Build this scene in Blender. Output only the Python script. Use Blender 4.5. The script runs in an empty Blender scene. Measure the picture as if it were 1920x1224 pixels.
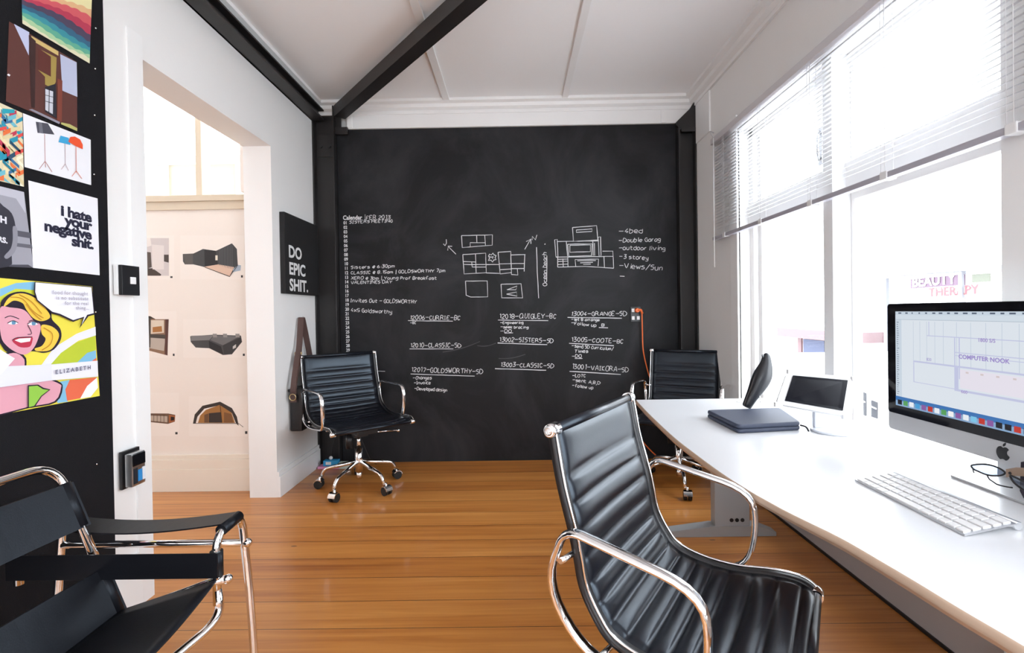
import bpy, bmesh, math, random
from mathutils import Vector, Matrix
random.seed(4)
S = bpy.context.scene
COL = S.collection
R_ = math.radians

# ------------------------------------------------------------------ camera
EYE = Vector((0, 0, 1.18))
FPX, YAW, PIT, ROL, CY = 915.0, -.0073, .00916, .0155, -19.5
F_ = Vector((math.sin(YAW)*math.cos(PIT), math.cos(YAW)*math.cos(PIT), -math.sin(PIT)))
r0 = Vector((math.cos(YAW), -math.sin(YAW), 0)); u0 = r0.cross(F_)
RT = math.cos(ROL)*r0 - math.sin(ROL)*u0
UP = math.cos(ROL)*u0 + math.sin(ROL)*r0
cd = bpy.data.cameras.new('camera'); cam = bpy.data.objects.new('camera', cd); COL.objects.link(cam)
m3 = Matrix((RT, UP, -F_)).transposed()
cam.matrix_world = Matrix.Translation(EYE) @ m3.to_4x4()
cd.sensor_width = 36; cd.lens = 36*FPX/1920; cd.shift_y = CY/1920; cd.clip_start = .02
S.camera = cam

# ------------------------------------------------------------------ world, light, exposure
W = bpy.data.worlds.new('sky'); S.world = W; W.use_nodes = True
bg = W.node_tree.nodes['Background']; bg.inputs[0].default_value = (.87, .935, 1, 1); bg.inputs[1].default_value = 7.5
S.view_settings.view_transform = 'Standard'; S.view_settings.look = 'None'
S.view_settings.gamma = 1; S.view_settings.exposure = 0.42; S.view_settings.use_curve_mapping = False

def portal(name, loc, sx, sy, direction):
    l = bpy.data.lights.new(name, 'AREA'); l.shape = 'RECTANGLE'; l.size = sx; l.size_y = sy
    l.cycles.is_portal = True
    o = bpy.data.objects.new(name, l); COL.objects.link(o); o.location = loc
    o.rotation_euler = Vector(direction).to_track_quat('-Z', 'Y').to_euler()
portal('daylight_portal', (1.60, 2.27, 1.4), 1.8, 1.7, (-1, 0, 0))
portal('daylight_portal', (1.60, -.45, 1.4), 1.8, 2.2, (-1, 0, 0))  # at the window added behind the camera
portal('daylight_portal', (-.1, -2.5, 1.6), 2.4, 1.2, (0, 1, 0))  # at the added rear window
portal('daylight_portal', (-4.6, 1.05, 1.4), 1.1, 1.0, (1, 0, 0))  # at the opening added to light the next room

# ------------------------------------------------------------------ dimensions
XL, XR, YB, YR, ZC = -1.56, 1.42, 3.86, -2.4, 2.84
ZD = .70          # desk top
def hitx(x, u, v):
    d = RT*((u-960)/FPX) - UP*((v-612-CY)/FPX) + F_
    return EYE + d*((x-EYE.x)/d.x)
def hity(y, u, v):
    d = RT*((u-960)/FPX) - UP*((v-612-CY)/FPX) + F_
    return EYE + d*((y-EYE.y)/d.y)

# ------------------------------------------------------------------ materials
def lin(c):
    return c/12.92 if c <= .04045 else ((c+.055)/1.055)**2.4
def hexc(h):
    return tuple(lin(int(h[i:i+2], 16)/255) for i in (0, 2, 4)) + (1,)
MC = {}
def mat(name, col, rough=.5, metal=0, spec=.5, bump=0, bscale=200, emit=None, es=0, coat=0, var=0, vscale=8):
    if name in MC: return MC[name]
    m = bpy.data.materials.new(name); m.use_nodes = True; nt = m.node_tree; b = nt.nodes['Principled BSDF']
    c = hexc(col) if isinstance(col, str) else tuple(col)+(1,)
    b.inputs['Base Color'].default_value = c; b.inputs['Roughness'].default_value = rough
    b.inputs['Metallic'].default_value = metal; b.inputs['Specular IOR Level'].default_value = spec
    if coat: b.inputs['Coat Weight'].default_value = coat; b.inputs['Coat Roughness'].default_value = .15
    if emit:
        b.inputs['Emission Color'].default_value = hexc(emit); b.inputs['Emission Strength'].default_value = es
    if bump or var:
        tc = nt.nodes.new('ShaderNodeTexCoord'); n = nt.nodes.new('ShaderNodeTexNoise')
        nt.links.new(tc.outputs['Object'], n.inputs['Vector']); n.inputs['Scale'].default_value = bscale; n.inputs['Detail'].default_value = 4
        if bump:
            bp = nt.nodes.new('ShaderNodeBump'); bp.inputs['Strength'].default_value = bump; bp.inputs['Distance'].default_value = .002
            nt.links.new(n.outputs['Fac'], bp.inputs['Height']); nt.links.new(bp.outputs[0], b.inputs['Normal'])
        if var:
            n2 = nt.nodes.new('ShaderNodeTexNoise'); n2.inputs['Scale'].default_value = vscale; n2.inputs['Detail'].default_value = 3
            nt.links.new(tc.outputs['Object'], n2.inputs['Vector'])
            mx = nt.nodes.new('ShaderNodeMix'); mx.data_type = 'RGBA'
            mx.inputs[6].default_value = tuple(x*(1-var) for x in c[:3])+(1,); mx.inputs[7].default_value = tuple(min(1, x*(1+var)) for x in c[:3])+(1,)
            nt.links.new(n2.outputs['Fac'], mx.inputs[0]); nt.links.new(mx.outputs[2], b.inputs['Base Color'])
    MC[name] = m; return m
def ink(h, rough=.6): return mat('ink_'+h, h, rough, spec=.3)

WHITE = mat('white_paint', (.83, .82, .81), .55, bump=.15, bscale=60)
TRIMW = mat('white_gloss_trim', (.85, .845, .84), .35)
CEILM = mat('ceiling_paint', (.92, .92, .925), .6, bump=.12, bscale=90)
CREAM = mat('cream_paint', (.84, .765, .70), .55, bump=.1, bscale=60)
CREAMT = mat('cream_trim', (.82, .74, .64), .4)
STEEL = mat('black_painted_steel', (.016, .014, .014), .42, bump=.1, bscale=120)
PIN = mat('black_pinboard_fabric', (.008, .008, .010), .85, spec=.2, bump=.8, bscale=500)
CHROME = mat('chrome', (.86, .86, .87), .07, metal=1)
ALU = mat('brushed_aluminium', (.62, .63, .65), .3, metal=1)
BLKP = mat('black_plastic', (.012, .012, .014), .35)
RUBB = mat('black_rubber', (.01, .01, .01), .6)
LEATH = mat('black_leather', (.005, .005, .008), .31, spec=.50, bump=.06, bscale=350); LEATH.node_tree.nodes['Principled BSDF'].inputs['Specular Tint'].default_value = (.72, .86, 1, 1)  # blue specular tint stands in for cool daylight highlights
SADDLE = mat('black_saddle_leather', (.006, .006, .008), .42, spec=.28, bump=.12, bscale=300); SADDLE.node_tree.nodes['Principled BSDF'].inputs['Specular Tint'].default_value = (.75, .87, 1, 1)  # cool daylight colour put into the strap highlights too
STITCH = mat('brown_edge', (.05, .025, .02), .6)
WPL = mat('white_plastic', (.8, .8, .8), .35)
GREYM = mat('grey_powder_coated_steel', (.36, .37, .38), .38)
DESKW = mat('white_laminate', (.74, .745, .765), .28, coat=.25)
EDGEM = mat('beige_desk_edge', (.52, .37, .27), .4)  # plain beige for the desktop's front edge and ends
EDGEG = mat('grey_desk_edge', (.34, .31, .31), .5)
GLASSB = mat('black_glass', (.006, .006, .008), .06, spec=.3)

def floor_material():
    m = bpy.data.materials.new('varnished_floorboards'); m.use_nodes = True; nt = m.node_tree; N = nt.nodes.new; L = nt.links.new
    b = nt.nodes['Principled BSDF']
    tc = N('ShaderNodeTexCoord'); sp = N('ShaderNodeSeparateXYZ'); L(tc.outputs['Object'], sp.inputs[0])
    def math_(op, a, c=None, v=None):
        n = N('ShaderNodeMath'); n.operation = op
        if isinstance(a, (int, float)): n.inputs[0].default_value = a
        else: L(a, n.inputs[0])
        if c is not None:
            if isinstance(c, (int, float)): n.inputs[1].default_value = c
            else: L(c, n.inputs[1])
        return n.outputs[0]
    q = math_('DIVIDE', math_('SUBTRACT', sp.outputs['Y'], 1.81-1.75), .1755)
    idx = math_('FLOOR', q); fr = math_('FRACT', q)
    wn = N('ShaderNodeTexWhiteNoise'); wn.noise_dimensions = '1D'; L(idx, wn.inputs['W'])
    off = math_('MULTIPLY', wn.outputs['Value'], 37.0)
    cb = N('ShaderNodeCombineXYZ'); L(math_('ADD', math_('MULTIPLY', sp.outputs['X'], .55), off), cb.inputs[0]); L(math_('MULTIPLY', sp.outputs['Y'], 15.0), cb.inputs[1]); L(idx, cb.inputs[2])
    g = N('ShaderNodeTexNoise'); g.inputs['Scale'].default_value = 2.2; g.inputs['Detail'].default_value = 7; g.inputs['Roughness'].default_value = .62; g.inputs['Distortion'].default_value = .5
    L(cb.outputs[0], g.inputs['Vector'])
    cb2 = N('ShaderNodeCombineXYZ'); L(math_('ADD', math_('MULTIPLY', sp.outputs['X'], .25), off), cb2.inputs[0]); L(math_('MULTIPLY', sp.outputs['Y'], 3.0), cb2.inputs[1])
    g2 = N('ShaderNodeTexNoise'); g2.inputs['Scale'].default_value = 3; g2.inputs['Detail'].default_value = 3; L(cb2.outputs[0], g2.inputs['Vector'])
    cr = N('ShaderNodeValToRGB'); e = cr.color_ramp.elements
    e[0].position = .30; e[0].color = (.34, .10, .018, 1); e[1].position = .70; e[1].color = (.70, .31, .078, 1)
    el = cr.color_ramp.elements.new(.5); el.color = (.54, .20, .040, 1)
    v = math_('ADD', math_('ADD', math_('MULTIPLY', g.outputs['Fac'], .55), math_('MULTIPLY', g2.outputs['Fac'], .35)), math_('MULTIPLY', wn.outputs['Value'], .13))
    L(v, cr.inputs[0])
    # board gaps
    gapa = math_('LESS_THAN', fr, .02)
    # knots and nail holes
    vo = N('ShaderNodeTexVoronoi'); vo.inputs['Scale'].default_value = 1.7; mp = N('ShaderNodeMapping'); mp.inputs['Scale'].default_value = (.8, 2.2, 1); L(tc.outputs['Object'], mp.inputs[0]); L(mp.outputs[0], vo.inputs['Vector'])
    kn = math_('LESS_THAN', vo.outputs['Distance'], .022)
    dark = math_('MAXIMUM', math_('MULTIPLY', gapa, .85), math_('MULTIPLY', kn, .7))
    mx = N('ShaderNodeMix'); mx.data_type = 'RGBA'; L(dark, mx.inputs[0]); L(cr.outputs[0], mx.inputs[6]); mx.inputs[7].default_value = (.05, .02, .008, 1)
    L(mx.outputs[2], b.inputs['Base Color'])
    b.inputs['Roughness'].default_value = .38; b.inputs['Coat Weight'].default_value = .35; b.inputs['Coat Roughness'].default_value = .12
    bp = N('ShaderNodeBump'); bp.inputs['Strength'].default_value = .35; bp.inputs['Distance'].default_value = .002
    h = math_('SUBTRACT', math_('MULTIPLY', g.outputs['Fac'], .12), gapa); L(h, bp.inputs['Height']); L(bp.outputs[0], b.inputs['Normal']); L(bp.outputs[0], b.inputs['Coat Normal'])
    return m
FLOORM = floor_material()

def board_material():
    m = bpy.data.materials.new('blackboard_paint'); m.use_nodes = True; nt = m.node_tree; N = nt.nodes.new; L = nt.links.new
    b = nt.nodes['Principled BSDF']; tc = N('ShaderNodeTexCoord')
    n = N('ShaderNodeTexNoise'); n.inputs['Scale'].default_value = 1.6; n.inputs['Detail'].default_value = 6; n.inputs['Roughness'].default_value = .62; n.inputs['Distortion'].default_value = 1.2
    mp = N('ShaderNodeMapping'); mp.inputs['Scale'].default_value = (1, 1, .8); L(tc.outputs['Object'], mp.inputs[0]); L(mp.outputs[0], n.inputs['Vector'])
    cr = N('ShaderNodeValToRGB'); e = cr.color_ramp.elements; e[0].position = .42; e[0].color = (.0075, .0075, .009, 1); e[1].position = .82; e[1].color = (.034, .034, .038, 1)
    L(n.outputs['Fac'], cr.inputs[0]); L(cr.outputs[0], b.inputs['Base Color']); b.inputs['Roughness'].default_value = .55; b.inputs['Specular IOR Level'].default_value = .25
    return m
BOARDM = board_material()
CHALK = mat('white_chalk', (.62, .62, .63), .9, spec=.1)
PRINTW = mat('printed_white_vinyl', (.75, .75, .76), .6)

def glass_material(name='clear_window_glass', tint=(1, 1, 1), gloss=.06):
    m = bpy.data.materials.new(name); m.use_nodes = True; nt = m.node_tree; nt.nodes.clear(); N = nt.nodes.new
    o = N('ShaderNodeOutputMaterial'); t = N('ShaderNodeBsdfTransparent'); t.inputs[0].default_value = tuple(tint)+(1,)
    g = N('ShaderNodeBsdfGlossy'); g.inputs['Roughness'].default_value = .02; x = N('ShaderNodeMixShader'); x.inputs[0].default_value = gloss
    nt.links.new(t.outputs[0], x.inputs[1]); nt.links.new(g.outputs[0], x.inputs[2]); nt.links.new(x.outputs[0], o.inputs[0])
    return m
GLASS = glass_material()
def slat_material():
    m = bpy.data.materials.new('white_translucent_slat'); m.use_nodes = True; nt = m.node_tree; nt.nodes.clear(); N = nt.nodes.new
    o = N('ShaderNodeOutputMaterial'); d = N('ShaderNodeBsdfDiffuse'); d.inputs[0].default_value = (.8, .8, .82, 1)
    t = N('ShaderNodeBsdfTranslucent'); t.inputs[0].default_value = (.8, .8, .82, 1); x = N('ShaderNodeMixShader'); x.inputs[0].default_value = .5
    nt.links.new(d.outputs[0], x.inputs[1]); nt.links.new(t.outputs[0], x.inputs[2]); nt.links.new(x.outputs[0], o.inputs[0])
    return m
SLAT = slat_material()

# ------------------------------------------------------------------ mesh helpers
class MB:
    def __init__(s): s.bm = bmesh.new(); s.mats = []
    def mi(s, m):
        if m is None: return 0
        if m not in s.mats: s.mats.append(m)
        return s.mats.index(m)
    def poly(s, pts, m=None, smooth=False):
        vs = [s.bm.verts.new(p) for p in pts]
        try: f = s.bm.faces.new(vs)
        except ValueError: return s
        f.material_index = s.mi(m); f.smooth = smooth
        return s
    def box(s, x0, x1, y0, y1, z0, z1, m=None, bev=0, mtx=None):
        bm = bmesh.new(); bmesh.ops.create_cube(bm, size=1)
        for v in bm.verts: v.co = Vector(((x0+x1)/2+v.co.x*(x1-x0), (y0+y1)/2+v.co.y*(y1-y0), (z0+z1)/2+v.co.z*(z1-z0)))
        if bev: bmesh.ops.bevel(bm, geom=bm.edges[:], offset=bev, segments=2, affect='EDGES', profile=.7)
        if mtx: bm.transform(mtx)
        s.add(bm, m); return s
    def add(s, bm, m=None, smooth=None):
        k = s.mi(m); mp = {}
        for v in bm.verts: mp[v] = s.bm.verts.new(v.co)
        for f in bm.faces:
            try: g = s.bm.faces.new([mp[v] for v in f.verts])
            except ValueError: continue
            g.material_index = k; g.smooth = f.smooth if smooth is None else smooth
        bm.free()
    def tube(s, path, r=.01, seg=12, closed=False, m=None, sec=None, up=None, caps=True):
        """sweep a round (or given 2D) section along the path; r may be a list"""
        P = [Vector(p) for p in path]; n = len(P); k = s.mi(m)
        rings = []; prev = None
        for i in range(n):
            a = P[(i-1) % n] if (closed or i > 0) else P[i]; b = P[(i+1) % n] if (closed or i < n-1) else P[i]
            t = (b-a).normalized()
            if up is not None: nx = t.cross(Vector(up)).normalized()
            elif prev is None:
                ref = Vector((0, 0, 1)) if abs(t.z) < .9 else Vector((1, 0, 0)); nx = t.cross(ref).normalized()
            else: nx = (prev - t*prev.dot(t)).normalized()
            prev = nx; ny = nx.cross(t)
            rr = r[i] if isinstance(r, (list, tuple)) else r
            pts = sec if sec else [(math.cos(2*math.pi*j/seg), math.sin(2*math.pi*j/seg)) for j in range(seg)]
            sc = 1 if sec else rr
            rings.append([s.bm.verts.new(P[i]+nx*(x*sc)+ny*(y*sc)) for x, y in pts])
        q = len(rings[0])
        for i in range(n if closed else n-1):
            A, B = rings[i], rings[(i+1) % n]
            for j in range(q):
                f = s.bm.faces.new((A[j], A[(j+1) % q], B[(j+1) % q], B[j])); f.smooth = True; f.material_index = k
        if not closed and caps:
            for rg in (rings[0][::-1], rings[-1]):
                f = s.bm.faces.new(rg); f.material_index = k
        return s
    def cyl(s, a, b, r, seg=20, m=None, r2=None): return s.tube([a, b], [r, r if r2 is None else r2], seg, m=m)
    def ball(s, c, r, m=None, scale=(1, 1, 1), seg=16):
        bm = bmesh.new(); bmesh.ops.create_uvsphere(bm, u_segments=seg, v_segments=seg//2+2, radius=r)
        for v in bm.verts: v.co = Vector((v.co.x*scale[0], v.co.y*scale[1], v.co.z*scale[2]))+Vector(c)
        for f in bm.faces: f.smooth = True
        s.add(bm, m); return s
    def prism(s, pts, vec, m=None):
        """closed prism from an outline swept by vec"""
        vec = Vector(vec); A = [s.bm.verts.new(Vector(p)) for p in pts]; B = [s.bm.verts.new(Vector(p)+vec) for p in pts]; k = s.mi(m)
        for L in (A[::-1], B): s.bm.faces.new(L).material_index = k
        for i in range(len(A)):
            j = (i+1) % len(A); s.bm.faces.new((A[i], A[j], B[j], B[i])).material_index = k
        return s
    def loft(s, rings, m=None, close=True, caps=True, smooth=True):
        k = s.mi(m); V = [[s.bm.verts.new(p) for p in r] for r in rings]; q = len(V[0])
        for A, B in zip(V, V[1:]):
            for j in range(q if close else q-1):
                f = s.bm.faces.new((A[j], A[(j+1) % q], B[(j+1) % q], B[j])); f.smooth = smooth; f.material_index = k
        if caps:
            for rg in (V[0][::-1], V[-1]): s.bm.faces.new(rg).material_index = k
        return s
def wmat(o):
    m = o.matrix_basis.copy()
    while o.parent: o = o.parent; m = o.matrix_basis @ m
    return m
def obj(name, mb, m=None, parent=None, world=True, norm=True):
    bm = mb.bm
    if norm: bmesh.ops.recalc_face_normals(bm, faces=bm.faces[:])
    if parent is not None and world: bm.transform(wmat(parent).inverted())
    me = bpy.data.meshes.new(name); bm.to_mesh(me); bm.free()
    ms = list(mb.mats)
    if not ms: ms = [m]
    for x in ms: me.materials.append(x if x else m)
    o = bpy.data.objects.new(name, me)
    if parent is None:                      # origin at the base centre
        xs = [v.co for v in me.vertices]
        c = Vector(((min(v.x for v in xs)+max(v.x for v in xs))/2, (min(v.y for v in xs)+max(v.y for v in xs))/2, min(v.z for v in xs)))
        if m not in (FLOORM, BOARDM): me.transform(Matrix.Translation(-c)); o.location = c
    COL.objects.link(o)
    if parent: o.parent = parent
    return o
def thing(name, label, cat, loc=(0, 0, 0), rz=0, group=None):
    o = bpy.data.objects.new(name, None); COL.objects.link(o); o.location = loc; o.rotation_euler = (0, 0, rz); o.empty_display_size = .1
    o['label'] = label; o['category'] = cat
    if group: o['group'] = group
    return o
def tag(o, label, cat, group=None):
    o['label'] = label; o['category'] = cat
    if group: o['group'] = group
    return o
def struct(name, mb, m=None, parent=None):
    o = obj(name, mb, m, parent)
    if parent is None: o['kind'] = 'structure'
    return o
def rounded(pts, r, seg=6, closed=False):
    """polyline with rounded corners"""
    P = [Vector(p) for p in pts]; n = len(P); out = []
    for i in range(n):
        if not closed and i in (0, n-1): out.append(P[i]); continue
        a, b, c = P[i-1], P[i], P[(i+1) % n]; rr = r[i] if isinstance(r, (list, tuple)) else r
        d1 = min(rr, (a-b).length*.49); d2 = min(rr, (c-b).length*.49)
        p0 = b+(a-b).normalized()*d1; p2 = b+(c-b).normalized()*d2
        for k in range(seg+1):
            t = k/seg; out.append(p0*(1-t)**2+b*2*t*(1-t)+p2*t*t)
    return out
def smooth_curve(pts, n=8, closed=False):
    P = [Vector(p) for p in pts]; out = []; N = len(P)
    rng = range(N) if closed else range(N-1)
    for i in rng:
        p0 = P[i-1] if (closed or i > 0) else P[i]; p1 = P[i]; p2 = P[(i+1) % N]; p3 = P[(i+2) % N] if (closed or i+2 < N) else P[(i+1) % N]
        for k in range(n):
            t = k/n; out.append(.5*((2*p1)+(p2-p0)*t+(2*p0-5*p1+4*p2-p3)*t*t+(3*p1-p0-3*p2+p3)*t**3))
    if not closed: out.append(P[-1])
    return out

def text_mesh(mb, body, size, origin, U, V, m, offset=0, align='LEFT', spacing=1, line=1, charw=1, shear=0, depth=.0004):
    """type set with the built-in font, laid on the plane origin + x*U + y*V"""
    cu = bpy.data.curves.new('type', 'FONT'); cu.body = body; cu.size = size; cu.offset = offset; cu.align_x = align
    cu.space_character = spacing; cu.space_line = line; cu.shear = shear; cu.resolution_u = 3
    o = bpy.data.objects.new('type', cu); COL.objects.link(o)
    dg = bpy.context.evaluated_depsgraph_get(); me = o.evaluated_get(dg).to_mesh()
    U = Vector(U).normalized(); V = Vector(V).normalized(); Nn = U.cross(V); O = Vector(origin)
    k = mb.mi(m); vs = [mb.bm.verts.new(O+U*(v.co.x*charw)+V*v.co.y+Nn*depth) for v in me.vertices]
    for p in me.polygons:
        try: f = mb.bm.faces.new([vs[i] for i in p.vertices]); f.material_index = k
        except ValueError: pass
    o.evaluated_get(dg).to_mesh_clear(); bpy.data.objects.remove(o); bpy.data.curves.remove(cu)

# ================================================================== ROOM SHELL
def boxes(name, L, m, bev=0):
    b = MB()
    for x in L: b.box(*x, bev=bev)
    return struct(name, b, m)
fl = MB(); fl.box(-4.8, XR+.15, YR-.1, YB+.1, -.12, 0); struct('floor', fl, FLOORM)
boxes('ceiling', [(XL-.18, XR+.2, YR-.1, YB+.2, ZC, ZC+.1)], CEILM)
D0, D1, DH, WT = 2.055, 3.14, 2.27, .18      # doorway, wall thickness
boxes('wall_left', [(XL-WT, XL, YR, D0, 0, ZC), (XL-WT, XL, D1, YB+.15, 0, ZC), (XL-WT, XL, D0, D1, DH, ZC)], WHITE)
boxes('wall_back', [(XL, XR+.2, YB+.024, YB+.15, 0, ZC)], WHITE)
# window wall: opening 1 in view, opening 2 added behind the camera for fill light
A0, A1, AZ0, AZ1 = 1.435, 3.10, .50, 2.30
B0, B1 = -1.5, .6
boxes('wall_right', [(XR, XR+.2, A1, YB+.15, 0, ZC), (XR, XR+.2, B1, A0, 0, ZC), (XR, XR+.2, YR, B0, 0, ZC),
                     (XR, XR+.2, A0, A1, AZ1, ZC), (XR, XR+.2, B0, B1, 0, .5), (XR, XR+.2, B0, B1, 2.5, ZC)], WHITE)
boxes('wall_right_lower', [(XR+.037, XR+.2, A0, A1, 0, AZ0)], mat('shaded_wall_grey', (.46, .43, .43), .6))  # shade under the desk is put into this wall's grey
boxes('trim_9', [(XR+.030, XR+.037, A0, A1, 0, .012)], BLKP)  # dark strip standing in for the shadow where wall meets floor
boxes('wall_rear', [(XL-.2, -1.3, YR-.15, YR, 0, ZC), (1.1, XR+.2, YR-.15, YR, 0, ZC), (-1.3, 1.1, YR-.15, YR, 0, 1.0), (-1.3, 1.1, YR-.15, YR, 2.2, ZC)], WHITE)  # window opening added in the unseen rear wall for fill light
boxes('trim_1', [(XL, XL+.006, 1.975, D0, 0, 2.36)], TRIMW)          # flat jamb board at the doorway
# next room
boxes('wall_far_room', [(-4.8, XL-WT, 3.29, 3.42, 0, 1.985), (-4.8, XL-WT, 3.29, 3.42, 3.05, 3.3), (XL-WT-.02, XL-WT, 3.14, 3.42, 1.98, 3.3), (-4.8, -3.9, 3.29, 3.42, 1.985, 3.05)], CREAM)
boxes('wall_side_room', [(-4.8, -4.65, -.6, 3.42, 0, .9), (-4.8, -4.65, -.6, 3.42, 1.9, 3.3), (-4.8, -4.65, -.6, .5, .9, 1.9), (-4.8, -4.65, 1.6, 3.42, .9, 1.9), (-4.8, XL-WT, -.75, -.6, 0, 3.3)], CREAM)  # unseen side opening added to light the next room
boxes('ceiling_far_room', [(-4.8, XL-WT, -.75, 3.42, 3.3, 3.4)], CEILM)
b = MB(); b.box(-3.9, XL-WT, 3.265, 3.43, 1.955, 1.995, bev=.003); b.box(-2.152, -2.112, 3.30, 3.40, 1.99, 3.05, bev=.003); b.box(-3.9, XL-WT, 3.278, 3.29, 1.90, 1.955, bev=.002)
w = struct('window_3', b, mat('tan_window_paint', (.68, .58, .45), .45)); g = MB(); g.box(-3.9, XL-WT-.02, 3.35, 3.356, 1.99, 3.05); obj('pane', g, GLASS, w)
b = MB(); b.box(-4.65, XL-WT, 3.262, 3.29, 0, .15, bev=.003); b.box(-4.65, XL-WT, 3.268, 3.29, .15, .215, bev=.004); b.box(-4.65, XL-WT, 3.275, 3.29, .215, .245, bev=.004); struct('baseboard_far_room', b, CREAMT)
# skirting
b = MB(); b.box(XL, XL+.02, D1, 3.79, 0, .135, bev=.002); b.box(XL, XL+.013, D1, 3.79, .135, .165, bev=.003)
b.box(XL, XL+.02, YR, 1.975, 0, .19, bev=.002); b.box(XL, XL+.013, YR, 1.975, .19, .22, bev=.003); struct('baseboard_left', b, TRIMW)
b = MB(); b.box(XR-.02, XR, YR, A0, 0, .15, bev=.002); b.box(XR-.02, XR, A1, YB-.08, 0, .15, bev=.002); struct('baseboard_right', b, TRIMW)
# cornices
def cornice(name, x0, x1, y0, y1, side):
    b = MB()
    pr = [(0, 0), (0, -.095), (.018, -.095), (.018, -.07), (.045, -.055), (.05, -.03), (.082, -.022), (.082, 0)]
    P0 = []; P1 = []
    for d, z in pr:
        if side == 'L': P0.append((x0+d, y0, ZC+z)); P1.append((x0+d, y1, ZC+z))
        if side == 'R': P0.append((x1-d, y0, ZC+z)); P1.append((x1-d, y1, ZC+z))
        if side == 'B': P0.append((x0, y1-d, ZC+z)); P1.append((x1, y1-d, ZC+z))
    b.loft([P0, P1], smooth=False); struct(name, b, TRIMW)
cornice('trim_2', XL, 0, YR, YB+.02, 'L'); cornice('trim_3', XL, XR, 0, YB+.0, 'B'); cornice('trim_4', 0, XR, YR, YB+.02, 'R')
# white band over the blackboard with its thin frame
b = MB(); b.box(-1.30, XR, YB-.02, YB+.02, 2.636, 2.80); b.box(-1.30, XR, YB-.028, YB-.02, 2.74, 2.765, bev=.002); b.box(-1.30, -1.26, YB-.026, YB-.02, 2.64, 2.74, bev=.002)
b.box(1.16, 1.20, YB-.026, YB-.02, 2.64, 2.74, bev=.002); struct('trim_5', b, TRIMW)
# ceiling battens
for i, (x, w_) in enumerate(((-.535, .05), (.385, .045))):
    b = MB(); b.box(x, x+w_, YR, YB-.06, ZC-.020, ZC, bev=.003); struct('trim_%d' % (6+i), b, TRIMW)
# small vertical white board at the top of the right wall, by the steel post
b = MB(); b.box(XR-.012, XR, 3.52, 3.78, 2.45, 2.745, bev=.003); struct('trim_8', b, TRIMW)

# ---- steel frame
def channel_post(name, label, x0, x1, top):
    b = MB(); b.box(x0, x1, YB-.012, YB+.0, 0, top); b.box(x0, x0+.012, YB-.07, YB, 0, top, bev=.002); b.box(x1-.010, x1, YB-.07, YB, 0, top, bev=.002)
    t = thing(name, label, 'post', ((x0+x1)/2, YB-.03, 0)); obj('channel', b, STEEL, t)
    return t
t = channel_post('steel_post', 'black steel channel post between the white left wall and the blackboard', XL, -1.39, 2.80)
b = MB(); b.box(-1.545, -1.40, YB-.02, YB-.012, 2.42, 2.60, bev=.002); obj('bolt_plate', b, STEEL, t)
for x in (-1.51, -1.44):
    b = MB(); b.cyl((x, YB-.02, 2.50), (x, YB-.034, 2.50), .014, 6); obj('bolt', b, STEEL, t)
b = MB(); b.box(-1.388, -1.29, YB-.05, YB-.025, 2.585, 2.64, bev=.002); b.box(-1.388, -1.345, YB-.03, YB-.022, 2.64, 2.76); obj('bracket', b, STEEL, t)
t = channel_post('steel_post', 'black steel channel post at the right end of the blackboard with a corner gusset', 1.28, XR-.002, 2.62)
b = MB(); b.prism([(1.262, YB-.075, 2.60), (1.262, YB-.075, 2.622), (1.37, YB-.075, 2.725), (1.418, YB-.075, 2.80), (1.418, YB-.075, 2.56), (1.30, YB-.075, 2.56)], (0, .03, 0)); obj('gusset', b, STEEL, t)
b = MB(); b.box(1.30, 1.415, YB-.085, YB-.07, 2.545, 2.575, bev=.003); obj('bolt_plate', b, STEEL, t)
b = MB(); b.box(XL+.001, XL+.10, YR, YB-.075, 2.685, 2.697); b.box(XL+.001, XL+.10, YR, YB-.075, 2.753, 2.763); b.box(XL+.001, XL+.012, YR, YB-.075, 2.685, 2.763); b.box(XL+.05, XL+.058, YR, YB-.075, 2.697, 2.753)
tag(obj('steel_beam', b, STEEL), 'black steel beam running along the top of the left wall above the doorway', 'beam')
d = Vector((.6435, -.7655, 0)); nn = Vector((-.7655, -.6435, 0)); a = Vector((-1.292, 3.796, 0)) - d*.02; e = a+d*4.05
b = MB(); z0, z1 = 2.70, 2.785
q0 = [a+Vector((0, 0, z0)), a+nn*.088+Vector((0, 0, z0)), a+nn*.088+Vector((0, 0, z1)), a+Vector((0, 0, z1))]
b.loft([[p for p in q0], [p+(e-a) for p in q0]], smooth=False)
tag(obj('steel_beam', b, STEEL), 'black steel beam crossing under the white ceiling diagonally from the back corner', 'beam')

# ---- window in view
b = MB()
xo = XR+.2
b.box(XR-.012, XR+.01, A1, A1+.10, AZ0, AZ1+.1, bev=.003)          # architrave at the far side
b.box(XR+.07, XR+.15, A1-.045, A1, AZ0, AZ1, bev=.003)
b.box(XR+.10, XR+.14, A1-.085, A1-.045, AZ0, AZ1, bev=.003)
b.box(XR+.07, XR+.15, A0, A0+.04, AZ0, AZ1, bev=.003)
b.box(XR, XR+.11, 2.19, 2.257, AZ0, AZ1, bev=.003)                # mullion post
b.box(XR+.082, XR+.112, 2.165, 2.19, AZ0, AZ1, bev=.003)
b.box(XR+.07, XR+.15, A0, A1, AZ1-.05, AZ1, bev=.003); b.box(XR+.06, XR+.16, A0, A1, 1.70, 1.83, bev=.003); b.box(XR+.080, XR+.114, A0+.03, 2.186, 1.652, 1.712, bev=.003)
b.box(XR+.07, XR+.15, A0, A1, AZ0, AZ0+.06, bev=.003)
w1 = struct('window_1', b, TRIMW)
b = MB(); b.box(XR-.03, XR+.2, A0-.03, A1+.03, AZ0-.03, AZ0, bev=.004); obj('window_sill', b, TRIMW, w1)
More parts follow.
